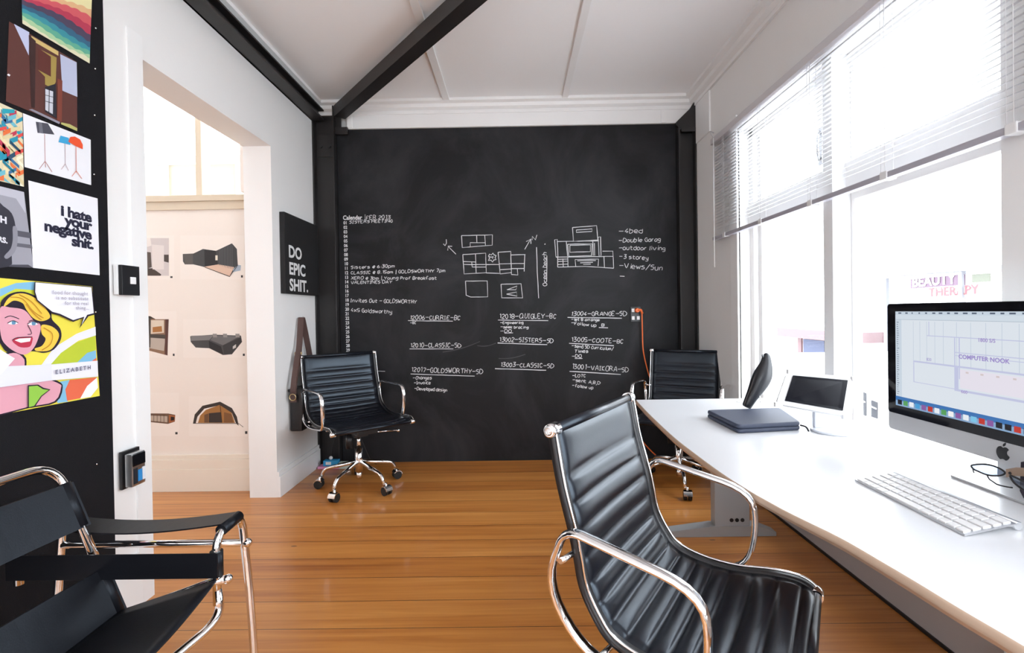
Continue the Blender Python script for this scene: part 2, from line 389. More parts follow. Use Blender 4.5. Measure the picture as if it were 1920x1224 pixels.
b = MB(); b.box(XR+.108, XR+.112, A0, A1, AZ0, AZ1); obj('pane', b, GLASS, w1)
b = MB(); b.tube(smooth_curve([(XR+.05, 2.36, 1.88), (XR+.03, 2.34, 1.92), (XR+.03, 2.34, 1.98), (XR+.05, 2.36, 2.02)], 5), .006, 8); b.box(XR+.05, XR+.07, 2.34, 2.37, 1.86, 2.04, bev=.003); obj('window_latch', b, ALU, w1)
b = MB()
for y in (B0, -.5, B1-.05): b.box(XR+.07, XR+.15, y, y+.05, .5, 2.5, bev=.003)
b.box(XR+.07, XR+.15, B0, B1, .5, .55); b.box(XR+.07, XR+.15, B0, B1, 2.45, 2.5); w2 = struct('window_fill_2', b, TRIMW)  # unseen window, added to bring in fill light
b = MB(); b.box(XR+.108, XR+.112, B0, B1, .5, 2.5); obj('pane', b, GLASS, w2)
b = MB()
for x in (-1.3, -.12, 1.05): b.box(x, x+.05, YR-.1, YR-.04, 1.0, 2.2, bev=.003)
b.box(-1.3, 1.1, YR-.1, YR-.04, 1.0, 1.05); b.box(-1.3, 1.1, YR-.1, YR-.04, 2.15, 2.2); w4 = struct('window_fill_4', b, TRIMW)  # unseen rear window, added for fill light
b = MB(); b.box(-1.3, 1.1, YR-.07, YR-.066, 1.0, 2.2); obj('pane', b, GLASS, w4)

# ---- venetian blind
bt = thing('venetian_blind', 'white venetian blind half lowered over the window above the desk', 'blind', (1.385, 2.2, 2.33))
BY0, BY1 = .95, 3.39
b = MB(); b.box(1.362, 1.412, BY0, BY1, 2.305, 2.345, bev=.003); obj('head_rail', b, mat('grey_white_metal', (.62, .60, .62), .4), bt)
b = MB()
z = 2.292
while z > 1.70:
    n = 5; A = []; B = []
    for j in range(n):
        t_ = j/(n-1)-.5; xx = 1.386+t_*.025*math.cos(R_(18)); zz = z+t_*.025*math.sin(R_(16))+.002*(1-(2*t_)**2)
        A.append((xx, BY0, zz)); B.append((xx, BY1-.008, zz))
    for j in range(n-1): b.poly([A[j], A[j+1], B[j+1], B[j]], smooth=True)
    z -= .0205
obj('slats', b, SLAT, bt, norm=False)
b = MB(); b.box(1.370, 1.402, BY0, BY1, 1.650, 1.672, bev=.003); obj('bottom_rail', b, mat('backlit_rail_grey', (.42, .41, .46), .35), bt)  # the rail's backlit shade is put into this grey
for y in (3.20, 2.73, 2.27, 1.815, 1.35):
    b = MB(); b.cyl((1.371, y, 2.31), (1.371, y, 1.67), .0011, 6); b.cyl((1.401, y, 2.31), (1.401, y, 1.67), .0011, 6); b.cyl((1.371, y+.02, 2.31), (1.371, y+.02, 1.67), .0008, 6); obj('ladder_cord', b, WPL, bt)
    b = MB(); b.box(1.366, 1.406, y-.012, y+.022, 1.646, 1.677, bev=.004); obj('rail_clip', b, WPL, bt)
b = MB(); b.tube([(1.352, 3.31, 2.33), (1.350, 3.31, 1.9), (1.352, 3.315, 1.46)], .0035, 8); obj('tilt_wand', b, WPL, bt)
b = MB(); b.tube(smooth_curve([(1.36, 3.33, 2.34), (1.34, 3.33, 2.38), (1.35, 3.30, 2.36)], 4), .004, 6); obj('wand_hook', b, ALU, bt)

# ================================================================== BLACKBOARD
ub = thing('blackboard', 'large black chalkboard wall covered in white handwritten notes and house sketches', 'blackboard', (-.05, YB, 0))
b = MB(); b.box(-1.39, 1.28, YB, YB+.02, 0.0, 2.636); bo = obj('board_panel', b, BOARDM, ub)
YC = YB-.0012
GLS = mat('dark_tablet_glass', (.008, .008, .011), .12, spec=.12)
def bp(u, v): return hity(YC, u, v)
def stroke(mb, pts, w=1.3, m=None):
    """a chalk line: flat ribbon a few millimetres wide lying on the board; pts in board coordinates"""
    P = [Vector(p) for p in pts]
    if len(P) < 2: return
    w2 = w*.00215; k = mb.mi(m or CHALK); prev = None
    for i, p in enumerate(P):
        t_ = (P[min(i+1, len(P)-1)]-P[max(i-1, 0)])
        if t_.length < 1e-6: t_ = Vector((1, 0, 0))
        t_.normalize(); n_ = Vector((-t_.z, 0, t_.x))*w2*random.uniform(.75, 1.15)
        a_, c_ = mb.bm.verts.new(p+n_), mb.bm.verts.new(p-n_)
        if prev:
            try: mb.bm.faces.new((prev[0], prev[1], c_, a_)).material_index = k
            except ValueError: pass
        prev = (a_, c_)
G = {
'A': "02 28 42;14 34", 'B': "02 08 28 37 36 25 05;25 34 33 22 02", 'C': "37 28 18 06 04 12 22 33", 'D': "02 08 28 46 44 22 02",
'E': "38 08 02 32;05 25", 'F': "38 08 02;05 25", 'G': "37 28 18 06 04 12 32 35 25", 'H': "02 08;32 38;05 35", 'I': "08 28;18 12;02 22",
'J': "38 33 22 12 03", 'K': "08 02;38 05 32", 'L': "08 02 32", 'M': "02 08 25 48 42", 'N': "02 08 42 48", 'O': "18 06 04 12 32 44 46 38 18",
'P': "02 08 28 37 36 25 05", 'Q': "18 06 04 12 32 44 46 38 18;33 52", 'R': "02 08 28 37 36 25 05;25 42", 'S': "38 18 07 06 35 34 22 02",
'T': "08 48;28 22", 'U': "08 03 12 22 33 38", 'V': "08 22 48", 'W': "08 12 26 32 48", 'X': "02 48;08 42", 'Y': "08 25 48;25 22", 'Z': "08 38 02 32",
'0': "18 06 04 12 22 34 36 28 18", '1': "17 28 22", '2': "07 18 28 37 36 02 32", '3': "08 38 15 35 33 22 02", '4': "28 04 34;25 22",
'5': "38 08 05 25 34 33 22 02", '6': "28 05 03 12 22 33 34 25 05", '7': "08 38 12", '8': "15 06 07 18 28 37 36 25 15 04 03 12 22 33 34 25", '9': "35 15 06 07 18 28 37 32",
'a': "36 16 04 03 12 22 34;36 32", 'b': "08 02 22 34 35 26 06", 'c': "36 16 05 03 12 32", 'd': "38 32 12 03 05 16 36", 'e': "04 34 35 26 16 05 03 12 32",
'f': "38 28 17 12;05 25", 'g': "36 16 05 04 13 33;36 31 20 00", 'h': "08 02;05 16 26 35 32", 'i': "16 12;18 17", 'j': "26 21 00", 'k': "08 02;36 04 32", 'l': "18 12",
'm': "06 02;05 16 25 22;25 36 45 42", 'n': "06 02;05 16 26 35 32", 'o': "16 05 03 12 22 33 35 26 16", 'p': "06 00;06 26 35 33 22 02", 'r': "06 02;04 16 26",
's': "36 16 05 34 33 22 02", 't': "18 13 22 32;06 36", 'u': "06 03 12 22 33;36 32", 'v': "06 22 46", 'w': "06 12 25 32 46", 'x': "06 42;02 46", 'y': "06 13 33;36 31 20 00",
'-': "05 45", '/': "01 49", '|': "19 10", '@': "34 25 14 23 34 36 27 16 04 12 32", '.': "12 13", ':': "12 13;15 16", ',': "12 00", "'": "18 17"}
def hand(mb, text, u0_, v0_, u1_, cap, v1_=None, w=1.15, vert=False):
    """one line of handwriting between two baseline points"""
    adv = []
    for ch in text:
        gl = G.get(ch); wd = 0
        if gl: wd = max(int(p[0]) for s_ in gl.split(';') for p in s_.split())
        adv.append((wd+1.4) if gl else 2.6)
    tot = sum(adv) or 1; sx = (u1_-u0_)/tot; sy = cap/6.6; x = 0
    if text[:2] in ('12', '13'): v0_ -= 1.3; v1_ = None if v1_ is None else v1_-1.3
    v1_ = v0_ if v1_ is None else v1_
    for ch, a_ in zip(text, adv):
        gl = G.get(ch)
        if gl:
            jy = random.uniform(-.35, .35); jx = random.uniform(-.15, .15); sh = random.uniform(.0, .16); sc = random.uniform(.9, 1.12)
            for s_ in gl.split(';'):
                pts = []
                for p in s_.split():
                    gx, gy = int(p[0]), (int(p[1])-2)*sc
                    X = (x+gx+sh*gy+jx+random.uniform(-.12, .12)); Y = gy+jy+random.uniform(-.12, .12)
                    if vert: uu, vv = v0_+(-Y)*sy*-1*-1, u0_+X*sx
                    uu, vv = (u0_+X*sx, v0_+(v1_-v0_)*(x/tot)-Y*sy)
                    if vert: uu, vv = (u0_-Y*sy, v0_-X*(v0_-v1_)/tot)
                    pts.append(bp(uu, vv))
                if len(pts) > 2: pts = smooth_curve(pts, 3)
                stroke(mb, pts, w)
        x += a_
def line(mb, pts, w=1.3, org=None, sc=1):
    P = [bp(org[0]+x/sc, org[1]+y/sc) if org else bp(x, y) for x, y in pts]
    Q = []
    for a_, c_ in zip(P, P[1:]):
        n = max(1, int((c_-a_).length/.05))
        for i in range(n):
            q = a_.lerp(c_, i/n); Q.append(q+Vector((random.uniform(-1, 1), 0, random.uniform(-1, 1)))*.0008)
    Q.append(P[-1]); stroke(mb, Q, w)
def note(fn, label=None):
    mb = MB(); fn(mb); o = obj('chalk_note', mb, CHALK, ub, norm=False)
    if label: o['label'] = label
    return o
ax, az = Vector((1, 0, -.0)), Vector((0, 0, 1))
# printed calendar column
b = MB()
text_mesh(b, 'Calendar', .048, bp(643, 412), ax, az, PRINTW, offset=.0012, charw=.86)
for i in range(1, 32):
    text_mesh(b, '%02d' % i, .035, bp(644+5*(i-1)/28, 420.5+(i-1)*8.52), ax, az, PRINTW, offset=.0009, charw=.86)
o = obj('printed_calendar', b, PRINTW, ub, norm=False); o['label'] = 'column of printed white day numbers headed Calendar'
for tx, a_ in (('FEB 2013', (687, 411.5, 733, 7.5, 410)), ('SISTERS MEETING', (655, 419, 737, 5.5, 416)), ('Sisters @ 6:30pm', (658, 504, 741, 5.8, 501)),
               ('CLASSIC @ 8.15am | GOLDSWORTHY 7pm', (658, 514, 836, 5.8, 509.5)), ('XERO @ 3pm | Young Prof Breakfast', (658, 523.5, 820, 5.8, 524)), ('VALENTINES DAY', (658, 532, 736, 5.8, 531)),
               ('Invites Out - GOLDSWORTHY', (657, 566, 782, 7, 569)), ('4x5 Goldsworthy', (658, 584, 736, 7, 588))):
    note(lambda mb: hand(mb, tx, *a_), 'chalk calendar entry '+tx.replace('@', 'at').replace('|', 'and'))
note(lambda mb: line(mb, [(684.5, 402), (684.5, 413)], .8)); note(lambda mb: line(mb, [(700, 695), (722, 696)], 1.2))
def f(mb):
    hand(mb, '12006-CURRIE-BC', 768, 600, 864, 8, 601); line(mb, [(765, 601), (849, 602)]); hand(mb, '-BC', 769, 607, 781, 4)
note(f, 'chalk note headed 12006-CURRIE-BC')
def f(mb): hand(mb, '12010-CLASSIC-SD', 769, 652, 866, 8, 652.5); line(mb, [(768, 654), (850, 654)])
note(f, 'chalk note headed 12010-CLASSIC-SD')
def f(mb):
    hand(mb, '12017-GOLDSWORTHY-SD', 771, 698, 907, 9, 702); line(mb, [(770, 701), (890, 705)]); hand(mb, '-Changes', 774, 711, 810, 6); hand(mb, '-Invoice', 776, 720, 808, 6); hand(mb, '-Developed design', 777, 731, 839, 6, 734)
note(f, 'chalk note headed 12017-GOLDSWORTHY-SD')
def f(mb):
    hand(mb, '12018-QUIGLEY-BC', 936, 598, 1044, 9, 598); line(mb, [(934, 600), (1028, 601)]); hand(mb, '-Engineering', 938, 607, 982, 5); hand(mb, '-seek bracing', 938, 615, 992, 5, 616); hand(mb, '-DO', 938, 623, 961, 6); line(mb, [(946, 624.5), (962, 624)])
note(f, 'chalk note headed 12018-QUIGLEY-BC')
def f(mb): hand(mb, '13002-SISTERS-SD', 936, 641, 1039, 8, 644); line(mb, [(933, 643), (1026, 646)], 1.6)
note(f, 'chalk note headed 13002-SISTERS-SD')
def f(mb): hand(mb, '13003-CLASSIC-SD', 938, 688, 1040, 8, 691); line(mb, [(928, 691), (1024, 694)], 1.6)
note(f, 'chalk note headed 13003-CLASSIC-SD')
def f(mb):
    hand(mb, '13004-GRANGE-SD', 1070, 593, 1177, 8, 593); line(mb, [(1064, 595), (1166, 596.5)], 1.5); hand(mb, '-let B arrange', 1071, 601, 1125, 5, 602); hand(mb, '-Follow up', 1071, 608, 1119, 6, 613); hand(mb, 'B', 1128, 612, 1135, 5); line(mb, [(1123, 614), (1140, 614.5)])
note(f, 'chalk note headed 13004-GRANGE-SD')
def f(mb):
    hand(mb, '13005-COOTE-BC', 1071, 641, 1170, 8, 645); line(mb, [(1067, 643.5), (1151, 648)], 1.6); hand(mb, '-send SD Curriculum/', 1072, 651, 1152, 6, 657); hand(mb, 'Times', 1077, 661, 1104, 6); hand(mb, '-DO', 1072, 670, 1092, 6); line(mb, [(1078, 672), (1092, 672)])
note(f, 'chalk note headed 13005-COOTE-BC')
def f(mb):
    hand(mb, '13001-VAIKORA-SD', 1072, 692, 1180, 9, 699); line(mb, [(1068, 696), (1164, 702)], 1.6); hand(mb, '-LOTC', 1073, 707, 1099, 6); hand(mb, '-sent A,B,D', 1073, 715, 1127, 6, 721); hand(mb, '-follow up', 1073, 725, 1113, 6, 730)
note(f, 'chalk note headed 13001-VAIKORA-SD')
for tx, a_ in (('-4bed', (1160, 437, 1207, 9, 436)), ('-Double Garag', (1160, 454, 1240, 8, 452)), ('-outdoor living', (1160, 468, 1249, 8, 469)), ('-3 storey', (1161, 484, 1217, 8, 487)), ('-Views/Sun', (1161, 502, 1244, 10, 507))):
    note(lambda mb: hand(mb, tx, *a_), 'chalk list line '+tx[1:])
note(lambda mb: line(mb, [(1162, 517.5), (1171, 518)]))
Z3 = (820, 400)
def poly_(mb, *ls, w=1.25):
    for l in ls: line(mb, l, w, Z3, 3.6)
def f(mb):
    poly_(mb, [(163, 150), (372, 145), (370, 215), (168, 230), (163, 150)], [(265, 150), (267, 200)], [(320, 148), (325, 215)], [(222, 222), (222, 198), (322, 198)],
      [(172, 278), (326, 268), (330, 400), (180, 408), (172, 278)], [(258, 275), (262, 405)], [(175, 325), (258, 328)], [(232, 330), (235, 362), (330, 362)], [(180, 345), (330, 345)],
      [(330, 345), (420, 345)], [(330, 402), (420, 405)], [(410, 262), (495, 257), (500, 400), (424, 408), (410, 262)], [(420, 340), (590, 338)], [(425, 380), (500, 375)],
      [(498, 280), (595, 278)], [(590, 278), (586, 392)], [(500, 372), (585, 372)], [(540, 375), (543, 415), (500, 412), (500, 398)],
      [(190, 457), (337, 455), (340, 563), (225, 565), (195, 552), (190, 457)], [(430, 478), (565, 475), (575, 570), (435, 570), (430, 478)],
      [(470, 515), (538, 490), (530, 515), (470, 515)], [(468, 545), (535, 530), (538, 558), (468, 545)])
    T = [(345, 290), (352, 275), (365, 280), (375, 268), (383, 280), (396, 285), (390, 300), (397, 312), (380, 315), (372, 328), (362, 316), (345, 318), (352, 303), (345, 290), (362, 295), (378, 292), (372, 305)]
    poly_(mb, T, w=1.5)
note(f, 'chalk floor plan sketches')
def f(mb):
    poly_(mb, [(912, 95), (1075, 83), (1083, 180), (918, 188), (912, 95)], [(938, 112), (1045, 105), (1043, 122), (938, 128), (938, 112)], [(792, 178), (808, 175), (814, 290), (800, 292), (792, 178)],
      [(808, 190), (1090, 185)], [(870, 190), (880, 290)], [(1085, 160), (1102, 158), (1105, 285), (1091, 287), (1085, 160)], [(880, 208), (1045, 205), (1040, 285), (885, 290)], [(880, 208), (888, 290)],
      [(895, 215), (1035, 212), (1033, 258), (895, 262), (895, 215)], [(1060, 200), (1062, 285)], [(1050, 190), (1052, 285)], [(800, 295), (1185, 290)], [(812, 295), (812, 362)],
      [(1115, 255), (1185, 255), (1190, 370)], [(880, 295), (882, 362)], [(815, 310), (880, 308)], [(815, 325), (880, 322)], [(815, 345), (880, 342)], [(848, 305), (850, 360)], [(812, 362), (1000, 358), (1190, 370)],
      [(935, 358), (930, 312), (1088, 308), (1085, 355)], [(945, 320), (1070, 318)], [(965, 333), (1050, 330)], [(985, 344), (1035, 342)], [(1125, 290), (1128, 365)])
note(f, 'chalk house elevation sketch')
note(lambda mb: poly_(mb, [(125, 275), (72, 222), (70, 250)], [(72, 222), (100, 222)], [(40, 205), (52, 218), (62, 200), (60, 175)], w=1.4), 'left chalk arrow')
note(lambda mb: poly_(mb, [(590, 242), (630, 172), (600, 190)], [(630, 172), (632, 205)], w=1.4), 'chalk north arrow')
note(lambda mb: poly_(mb, [(640, 180), (640, 155), (662, 178), (672, 145)], w=1.4), 'chalk letter N')
def f(mb):
    poly_(mb, [(740, 285), (738, 455)], w=1.3)
    hand(mb, 'Ocean beach', 1025, 536, 0, 8, 472, vert=True)
note(f, 'upright chalk words Ocean beach')
note(lambda mb: poly_(mb, [(670, 228), (675, 400), (684, 572)], w=1.3)); note(lambda mb: poly_(mb, [(725, 205), (728, 210)], w=2))
# faint smears
SM = mat('chalk_dust_smear', (.075, .075, .08), .95, spec=.1)
for (x0, y0, x1, y1) in ((895, 648, 930, 643), (935, 672, 985, 664), (830, 660, 900, 640)):
    b = MB(); P = [bp(x0+(x1-x0)*i/8, y0+(y1-y0)*i/8+3*math.sin(i/8*3.1)) for i in range(9)]; stroke(b, P, 1.4, SM)
    obj('chalk_smear', b, SM, ub, norm=False)

# socket on the blackboard with orange lead
t = thing('wall_socket', 'black double power socket on the blackboard with an orange plug in it', 'socket', (.947, YB-.01, 1.09))
b = MB(); b.box(.908, .986, YB-.010, YB-.001, 1.085, 1.203, bev=.003); obj('face_plate', b, BLKP, t)
for x, zz in ((.925, 1.175), (.925, 1.115), (.965, 1.115)):
    b = MB(); b.box(x-.010, x+.012, YB-.014, YB-.009, zz-.014, zz+.014, bev=.002); obj('switch', b, WPL, t)
ORG = mat('orange_plastic', (.85, .16, .03), .4)
t = thing('extension_lead', 'orange power lead hanging from the blackboard socket down behind the chair', 'cable', (.97, YB-.03, 0))
b = MB(); b.cyl((.955, YB-.012, 1.175), (.955, YB-.045, 1.175), .02, 16, r2=.015); b.tube(smooth_curve([(.955, YB-.04, 1.175), (.978, YB-.045, 1.178), (.990, YB-.04, 1.15)], 5), .009, 10); obj('plug', b, ORG, t)
pth = [(.988, YB-.04, 1.16), (.992, YB-.03, 1.0), (.998, YB-.03, .85), (1.03, YB-.05, .68), (1.06, YB-.06, .58), (1.02, YB-.05, .45), (.93, YB-.08, .25), (1.02, YB-.16, .10), (1.15, YB-.25, .02), (1.3, YB-.35, .008)]
b = MB(); b.tube(smooth_curve(pth, 8), .005, 8); obj('cord', b, ORG, t)

# ================================================================== LEFT WALL
tz = Vector((0, 0, 1)); ty = Vector((0, 1, 0))
b = MB(); b.box(XL+.0015, XL+.012, .2, 1.853, .225, 2.60, bev=.002)
tag(obj('pinboard', b, PIN), 'black fabric pinboard on the left wall covered with pinned posters', 'pinboard')
XP = XL+.0125
b0 = None
for (u, v) in ((178, 53), (177, 129), (176, 216), (175, 327), (178, 585), (180, 870)):
    p = hitx(XP, u, v); b = MB(); b.ball((XP+.003, p.y, p.z), .0035, CHROME, (.7, 1, 1), 10)
    tag(obj('push_pin', b, CHROME), 'small metal push pin in the bare edge of the black pinboard', 'pin', 'push pins along the pinboard edge')
class Sheet:
    """a sheet of paper on a wall; shapes are drawn on it as thin printed areas"""
    def __init__(s, plane, quad, paper, lift=.0012):
        s.mb = MB(); s.plane = plane; s.n = 0; s.lift = lift
        s.px = lambda u, v, d=0: plane(u, v, d)
        q = [plane(u, v, 0) for u, v in quad]; q2 = [plane(u, v, lift) for u, v in quad]; s.quad = quad
        k = s.mb.mi(paper)
        A = [s.mb.bm.verts.new(p) for p in q]; B = [s.mb.bm.verts.new(p) for p in q2]
        s.mb.bm.faces.new(B).material_index = k; s.mb.bm.faces.new(A[::-1]).material_index = k
        for i in range(4): s.mb.bm.faces.new((A[i], A[(i+1) % 4], B[(i+1) % 4], B[i])).material_index = k
    def st(s, x, y):
        (a, b_, c, d_) = s.quad; t_ = (a[0]+(b_[0]-a[0])*x, a[1]+(b_[1]-a[1])*x); o_ = (d_[0]+(c[0]-d_[0])*x, d_[1]+(c[1]-d_[1])*x)
        return (t_[0]+(o_[0]-t_[0])*y, t_[1]+(o_[1]-t_[1])*y)
    def shape(s, pts, col, unit=False, curve=0):
        s.n += 1
        if unit: pts = [s.st(x, y) for x, y in pts]
        P = [s.plane(u, v, s.lift+.00022*s.n) for u, v in pts]
        if curve: P = smooth_curve(P, curve, True)
        s.mb.poly(P, ink(col) if isinstance(col, str) else col)
    def line(s, pts, w, col, curve=0):
        P = [Vector((u, v, 0)) for u, v in pts]
        if curve: P = smooth_curve(P, curve)
        s.n += 1; k = s.mb.mi(ink(col)); pr_ = None
        for i, p in enumerate(P):
            t_ = (P[min(i+1, len(P)-1)]-P[max(i-1, 0)]).normalized(); n_ = Vector((-t_.y, t_.x, 0))*w/2
            A = s.mb.bm.verts.new(s.plane(*(p+n_)[:2], s.lift+.00022*s.n)); B = s.mb.bm.verts.new(s.plane(*(p-n_)[:2], s.lift+.00022*s.n))
            if pr_: s.mb.bm.faces.new((pr_[0], pr_[1], B, A)).material_index = k
            pr_ = (A, B)
    def text(s, body, u, v, size, col, U, V, **k):
        s.n += 1; text_mesh(s.mb, body, size, s.plane(u, v, s.lift+.00022*s.n), U, V, ink(col), depth=0, **k)
def leftp(u, v, d): return hitx(XP+d, u, v)
def Z1(x, y): return (x/3.06, y/3.06)              # zoom views used for measuring
def Z2(x, y): return (x/3.06, 400+y/3.06)
PAPER = mat('white_paper', (.78, .78, .82), .7); PAPER2 = mat('cream_paper', (.78, .72, .66), .7)

# wave poster
p = Sheet(leftp, [(39, -62), (175, -78), (168, 119), (42, 44)], ink('e6dca8'))
bands = [(.36, .52, 'dcb084'), (.42, .58, 'cc5a62'), (.50, .66, 'b03a52'), (.57, .73, '4c4258'), (.67, .79, '33607c'), (.75, .84, '3a8c98'), (.82, .89, '5fa68e'), (.89, .94, 'a7c79a'), (.955, .975, 'd9d3b4')]
for (a_, c_, col) in bands:
    top = []
    for i in range(41):
        x = i/40; sc = .016*abs(math.sin(x*math.pi*7+a_*30)); top.append((x, a_+(c_-a_)*x-.02*math.sin(x*5+a_*9)-sc))
    p.shape(top+[(1, 1), (0, 1)], col, True)
tag(obj('poster', p.mb, None, norm=False), 'poster of rainbow coloured scalloped waves at the top of the pinboard', 'poster', 'posters on the pinboard')
# brown house photograph
p = Sheet(leftp, [(17, 40), (144, 116), (145, 245), (11, 190)], ink('5a3530'))
z = lambda L: [Z1(x, y) for x, y in L]
p.shape(z([(80, 137), (168, 185), (165, 318)]), 'b9bfdb'); p.shape(z([(345, 310), (440, 358), (444, 556), (358, 520)]), 'b4bad2')
p.shape(z([(180, 205), (335, 295), (335, 320), (180, 230)]), 'c9b071'); p.shape(z([(165, 200), (205, 235), (200, 620), (180, 615)]), '3a2524')
p.shape(z([(235, 285), (325, 330), (320, 470), (300, 505), (258, 485), (258, 440), (218, 400), (292, 440), (292, 330)]), 'a08a4a')
p.shape(z([(218, 275), (292, 325), (292, 435), (218, 400)]), '5c2f2a'); p.shape(z([(258, 500), (320, 480), (325, 680), (258, 640)]), '2b2a33')
p.shape(z([(260, 510), (305, 525), (303, 655), (260, 630)]), 'c4c6cf'); p.shape(z([(330, 450), (358, 462), (355, 700), (328, 690)]), '7a3f33')
for y in (545, 580): p.line(z([(260, y), (305, y+12)]), 1, '2b2a33')
p.line(z([(283, 515), (281, 645)]), 1, '2b2a33')
p.shape(z([(165, 628), (185, 625), (345, 700), (340, 712)]), '8c8a98'); p.shape(z([(352, 702), (400, 712), (443, 735), (443, 752), (350, 712)]), 'b3b06c')
p.shape(z([(40, 430), (48, 422), (60, 430), (54, 438)]), 'e8e8ee')
tag(obj('photo_print', p.mb, None, norm=False), 'photograph of a dark brown timber house pinned below the wave poster', 'photo', 'posters on the pinboard')
# geometric poster
p = Sheet(leftp, [(-75, 158), (42, 212), (45, 350), (-75, 322)], ink('dccfae'))
pal = ['d94f4a', '1f7c93', '2d9dae', 'e9d9ae', '274a63', '6fb7c6', 'f1e8cf', 'b83b52', '2a8fa8', '3f6f9a', 'e0703f', 'd9c99a']
for i in range(9):
    for j in range(14):
        if random.random() < .97:
            x0 = i/9+random.uniform(-.02, .02); y0 = j/14; wd = random.uniform(.10, .2); h_ = random.uniform(.04, .075)
            q = [(x0, y0), (x0+wd, y0+wd*.55), (x0+wd, y0+wd*.55+h_), (x0, y0+h_)]
            if random.random() < .4: q = [(x0, y0+.06), (x0+wd, y0-.02), (x0+wd, y0-.02+h_), (x0, y0+.06+h_)]
            q = [(min(1, max(0, a_)), min(1, max(0, c_))) for a_, c_ in q]; p.n = 3+(i*14+j) % 5
            p.shape(q, random.choice(pal), True)
tag(obj('poster', p.mb, None, norm=False), 'poster of red, teal and cream zigzag shapes at the left edge of the pinboard', 'poster', 'posters on the pinboard')
# lamps poster
p = Sheet(leftp, [(43, 212), (170, 262), (171, 347), (46, 313)], PAPER)
p.shape(z([(205, 698), (275, 708), (313, 772), (215, 762)]), '4a4a55'); p.shape(z([(222, 700), (240, 703), (248, 766), (226, 763)]), '6d6d78')
p.line(z([(256, 768), (259, 930)]), 1.2, 'b98a88'); p.line(z([(259, 925), (225, 970)]), 1.2, 'b98a88'); p.line(z([(259, 925), (299, 986)]), 1.2, 'b98a88'); p.line(z([(259, 925), (262, 960)]), 1.2, 'b98a88')
p.shape(z([(348, 778), (393, 790), (405, 832), (336, 815)]), '3fa0d0')
p.line(z([(374, 825), (375, 945)]), 1, 'b9a2a5'); p.line(z([(375, 940), (352, 972)]), 1, 'b9a2a5'); p.line(z([(375, 940), (393, 978)]), 1, 'b9a2a5')
p.shape(z([(392, 812), (405, 785), (430, 783), (460, 800), (475, 830), (475, 856), (435, 838)]), 'e2532f')
p.line(z([(436, 840), (438, 990)]), 1.2, 'd98a7a'); p.line(z([(438, 980), (412, 1012)]), 1.2, 'd98a7a'); p.line(z([(438, 980), (470, 1025)]), 1.2, 'd98a7a')
tag(obj('poster', p.mb, None, norm=False), 'white poster of three coloured tripod floor lamps', 'poster', 'posters on the pinboard')
# black and white photograph
p = Sheet(leftp, [(-70, 332), (45, 360), (63, 502), (-70, 494)], ink('9a9aa4'))
p.shape([(-70, 332), (45, 360), (48, 400), (30, 372), (0, 365), (-70, 350)], 'b9b9c4'); p.shape([(20, 430), (57, 436), (58, 447), (22, 441)], '55555f'); p.shape([(28, 455), (60, 459), (61, 466), (30, 462)], '62626c')
p.shape([(-40, 385), (-6, 378), (6, 386), (22, 400), (29, 424), (28, 452), (22, 478), (16, 500), (-60, 496), (-62, 420)], '33333d', curve=3)
p.shape([(24, 425), (32, 428), (33, 452), (28, 472), (14, 485), (8, 480), (20, 466), (24, 448)], '8b8b95', curve=3)
p.shape([(-45, 340), (-28, 335), (-10, 345), (-8, 365), (-20, 382), (-38, 378)], 'a9a9b2', curve=3)
p.shape([(62-9, 496), (56, 498), (62, 502), (16, 500), (20, 496)], '4a4a54')
uu = Vector((0, 1, -.10)); p.text('H', 0, 416, .028, 'dcdce4', uu, tz, offset=.0012); p.text('RS.', -4, 452, .022, 'dcdce4', uu, tz, offset=.001)
tag(obj('photo_print', p.mb, None, norm=False), 'black and white photograph of a person in a dark printed T-shirt', 'photo', 'posters on the pinboard')
# i hate your negative shit
p = Sheet(leftp, [(53, 338), (183, 372), (187, 516), (62, 502)], PAPER)
NB = '25253a'; uy = Vector((0, 1, -.02))
for (s_, v_, sz) in (('i hate', 419.5, .049), ('your', 435, .049), ('negative', 452, .049), ('shit.', 470, .049)):
    v_ = v_-3; p.n = 3
    u_ = 176 if s_ == 'shit.' else 172
    p.text(s_, u_, v_, sz, NB, uy, tz, offset=.0021, align='RIGHT', spacing=.93, charw=1.20)
tag(obj('poster', p.mb, None, norm=False), 'white poster with bold black lower case words i hate your negative shit', 'poster', 'posters on the pinboard')
# comic poster
p = Sheet(leftp, [(-75, 514), (173, 537), (187, 742), (-75, 792)], ink('e8da4e'))
z = lambda L: [Z2(x, y) for x, y in L]
p.shape(z([(0, 432), (90, 400), (190, 392), (205, 395), (200, 440), (100, 440), (0, 478)]), '7fb9d8'); p.shape(z([(0, 478), (90, 432), (195, 440), (205, 470), (150, 500), (30, 520), (0, 515)]), 'c9cf3e')
p.shape(z([(548, 650), (440, 690), (310, 770), (230, 880), (295, 880), (350, 800), (450, 730), (550, 700)]), 'e4e4ee')
p.shape(z([(548, 700), (440, 740), (350, 800), (290, 868), (440, 858), (550, 780)]), 'b9c738'); p.shape(z([(550, 785), (500, 800), (440, 858), (520, 852), (552, 830)]), '7fb9d8')
p.shape(z([(552, 828), (520, 852), (556, 850)]), 'df6a50')
p.shape(z([(345, 965), (400, 955), (380, 1010), (390, 1080), (330, 1088), (320, 1020)]), '7fb9d8'); p.shape(z([(400, 955), (556, 940), (545, 960), (460, 1060), (385, 1075), (375, 1010)]), 'e06a4c'); p.shape(z([(556, 942), (562, 1000), (520, 1052), (460, 1062), (500, 990)]), 'eeeef4')
PK = 'dc9fae'; BK = '241c2c'; HR = 'f0c64a'
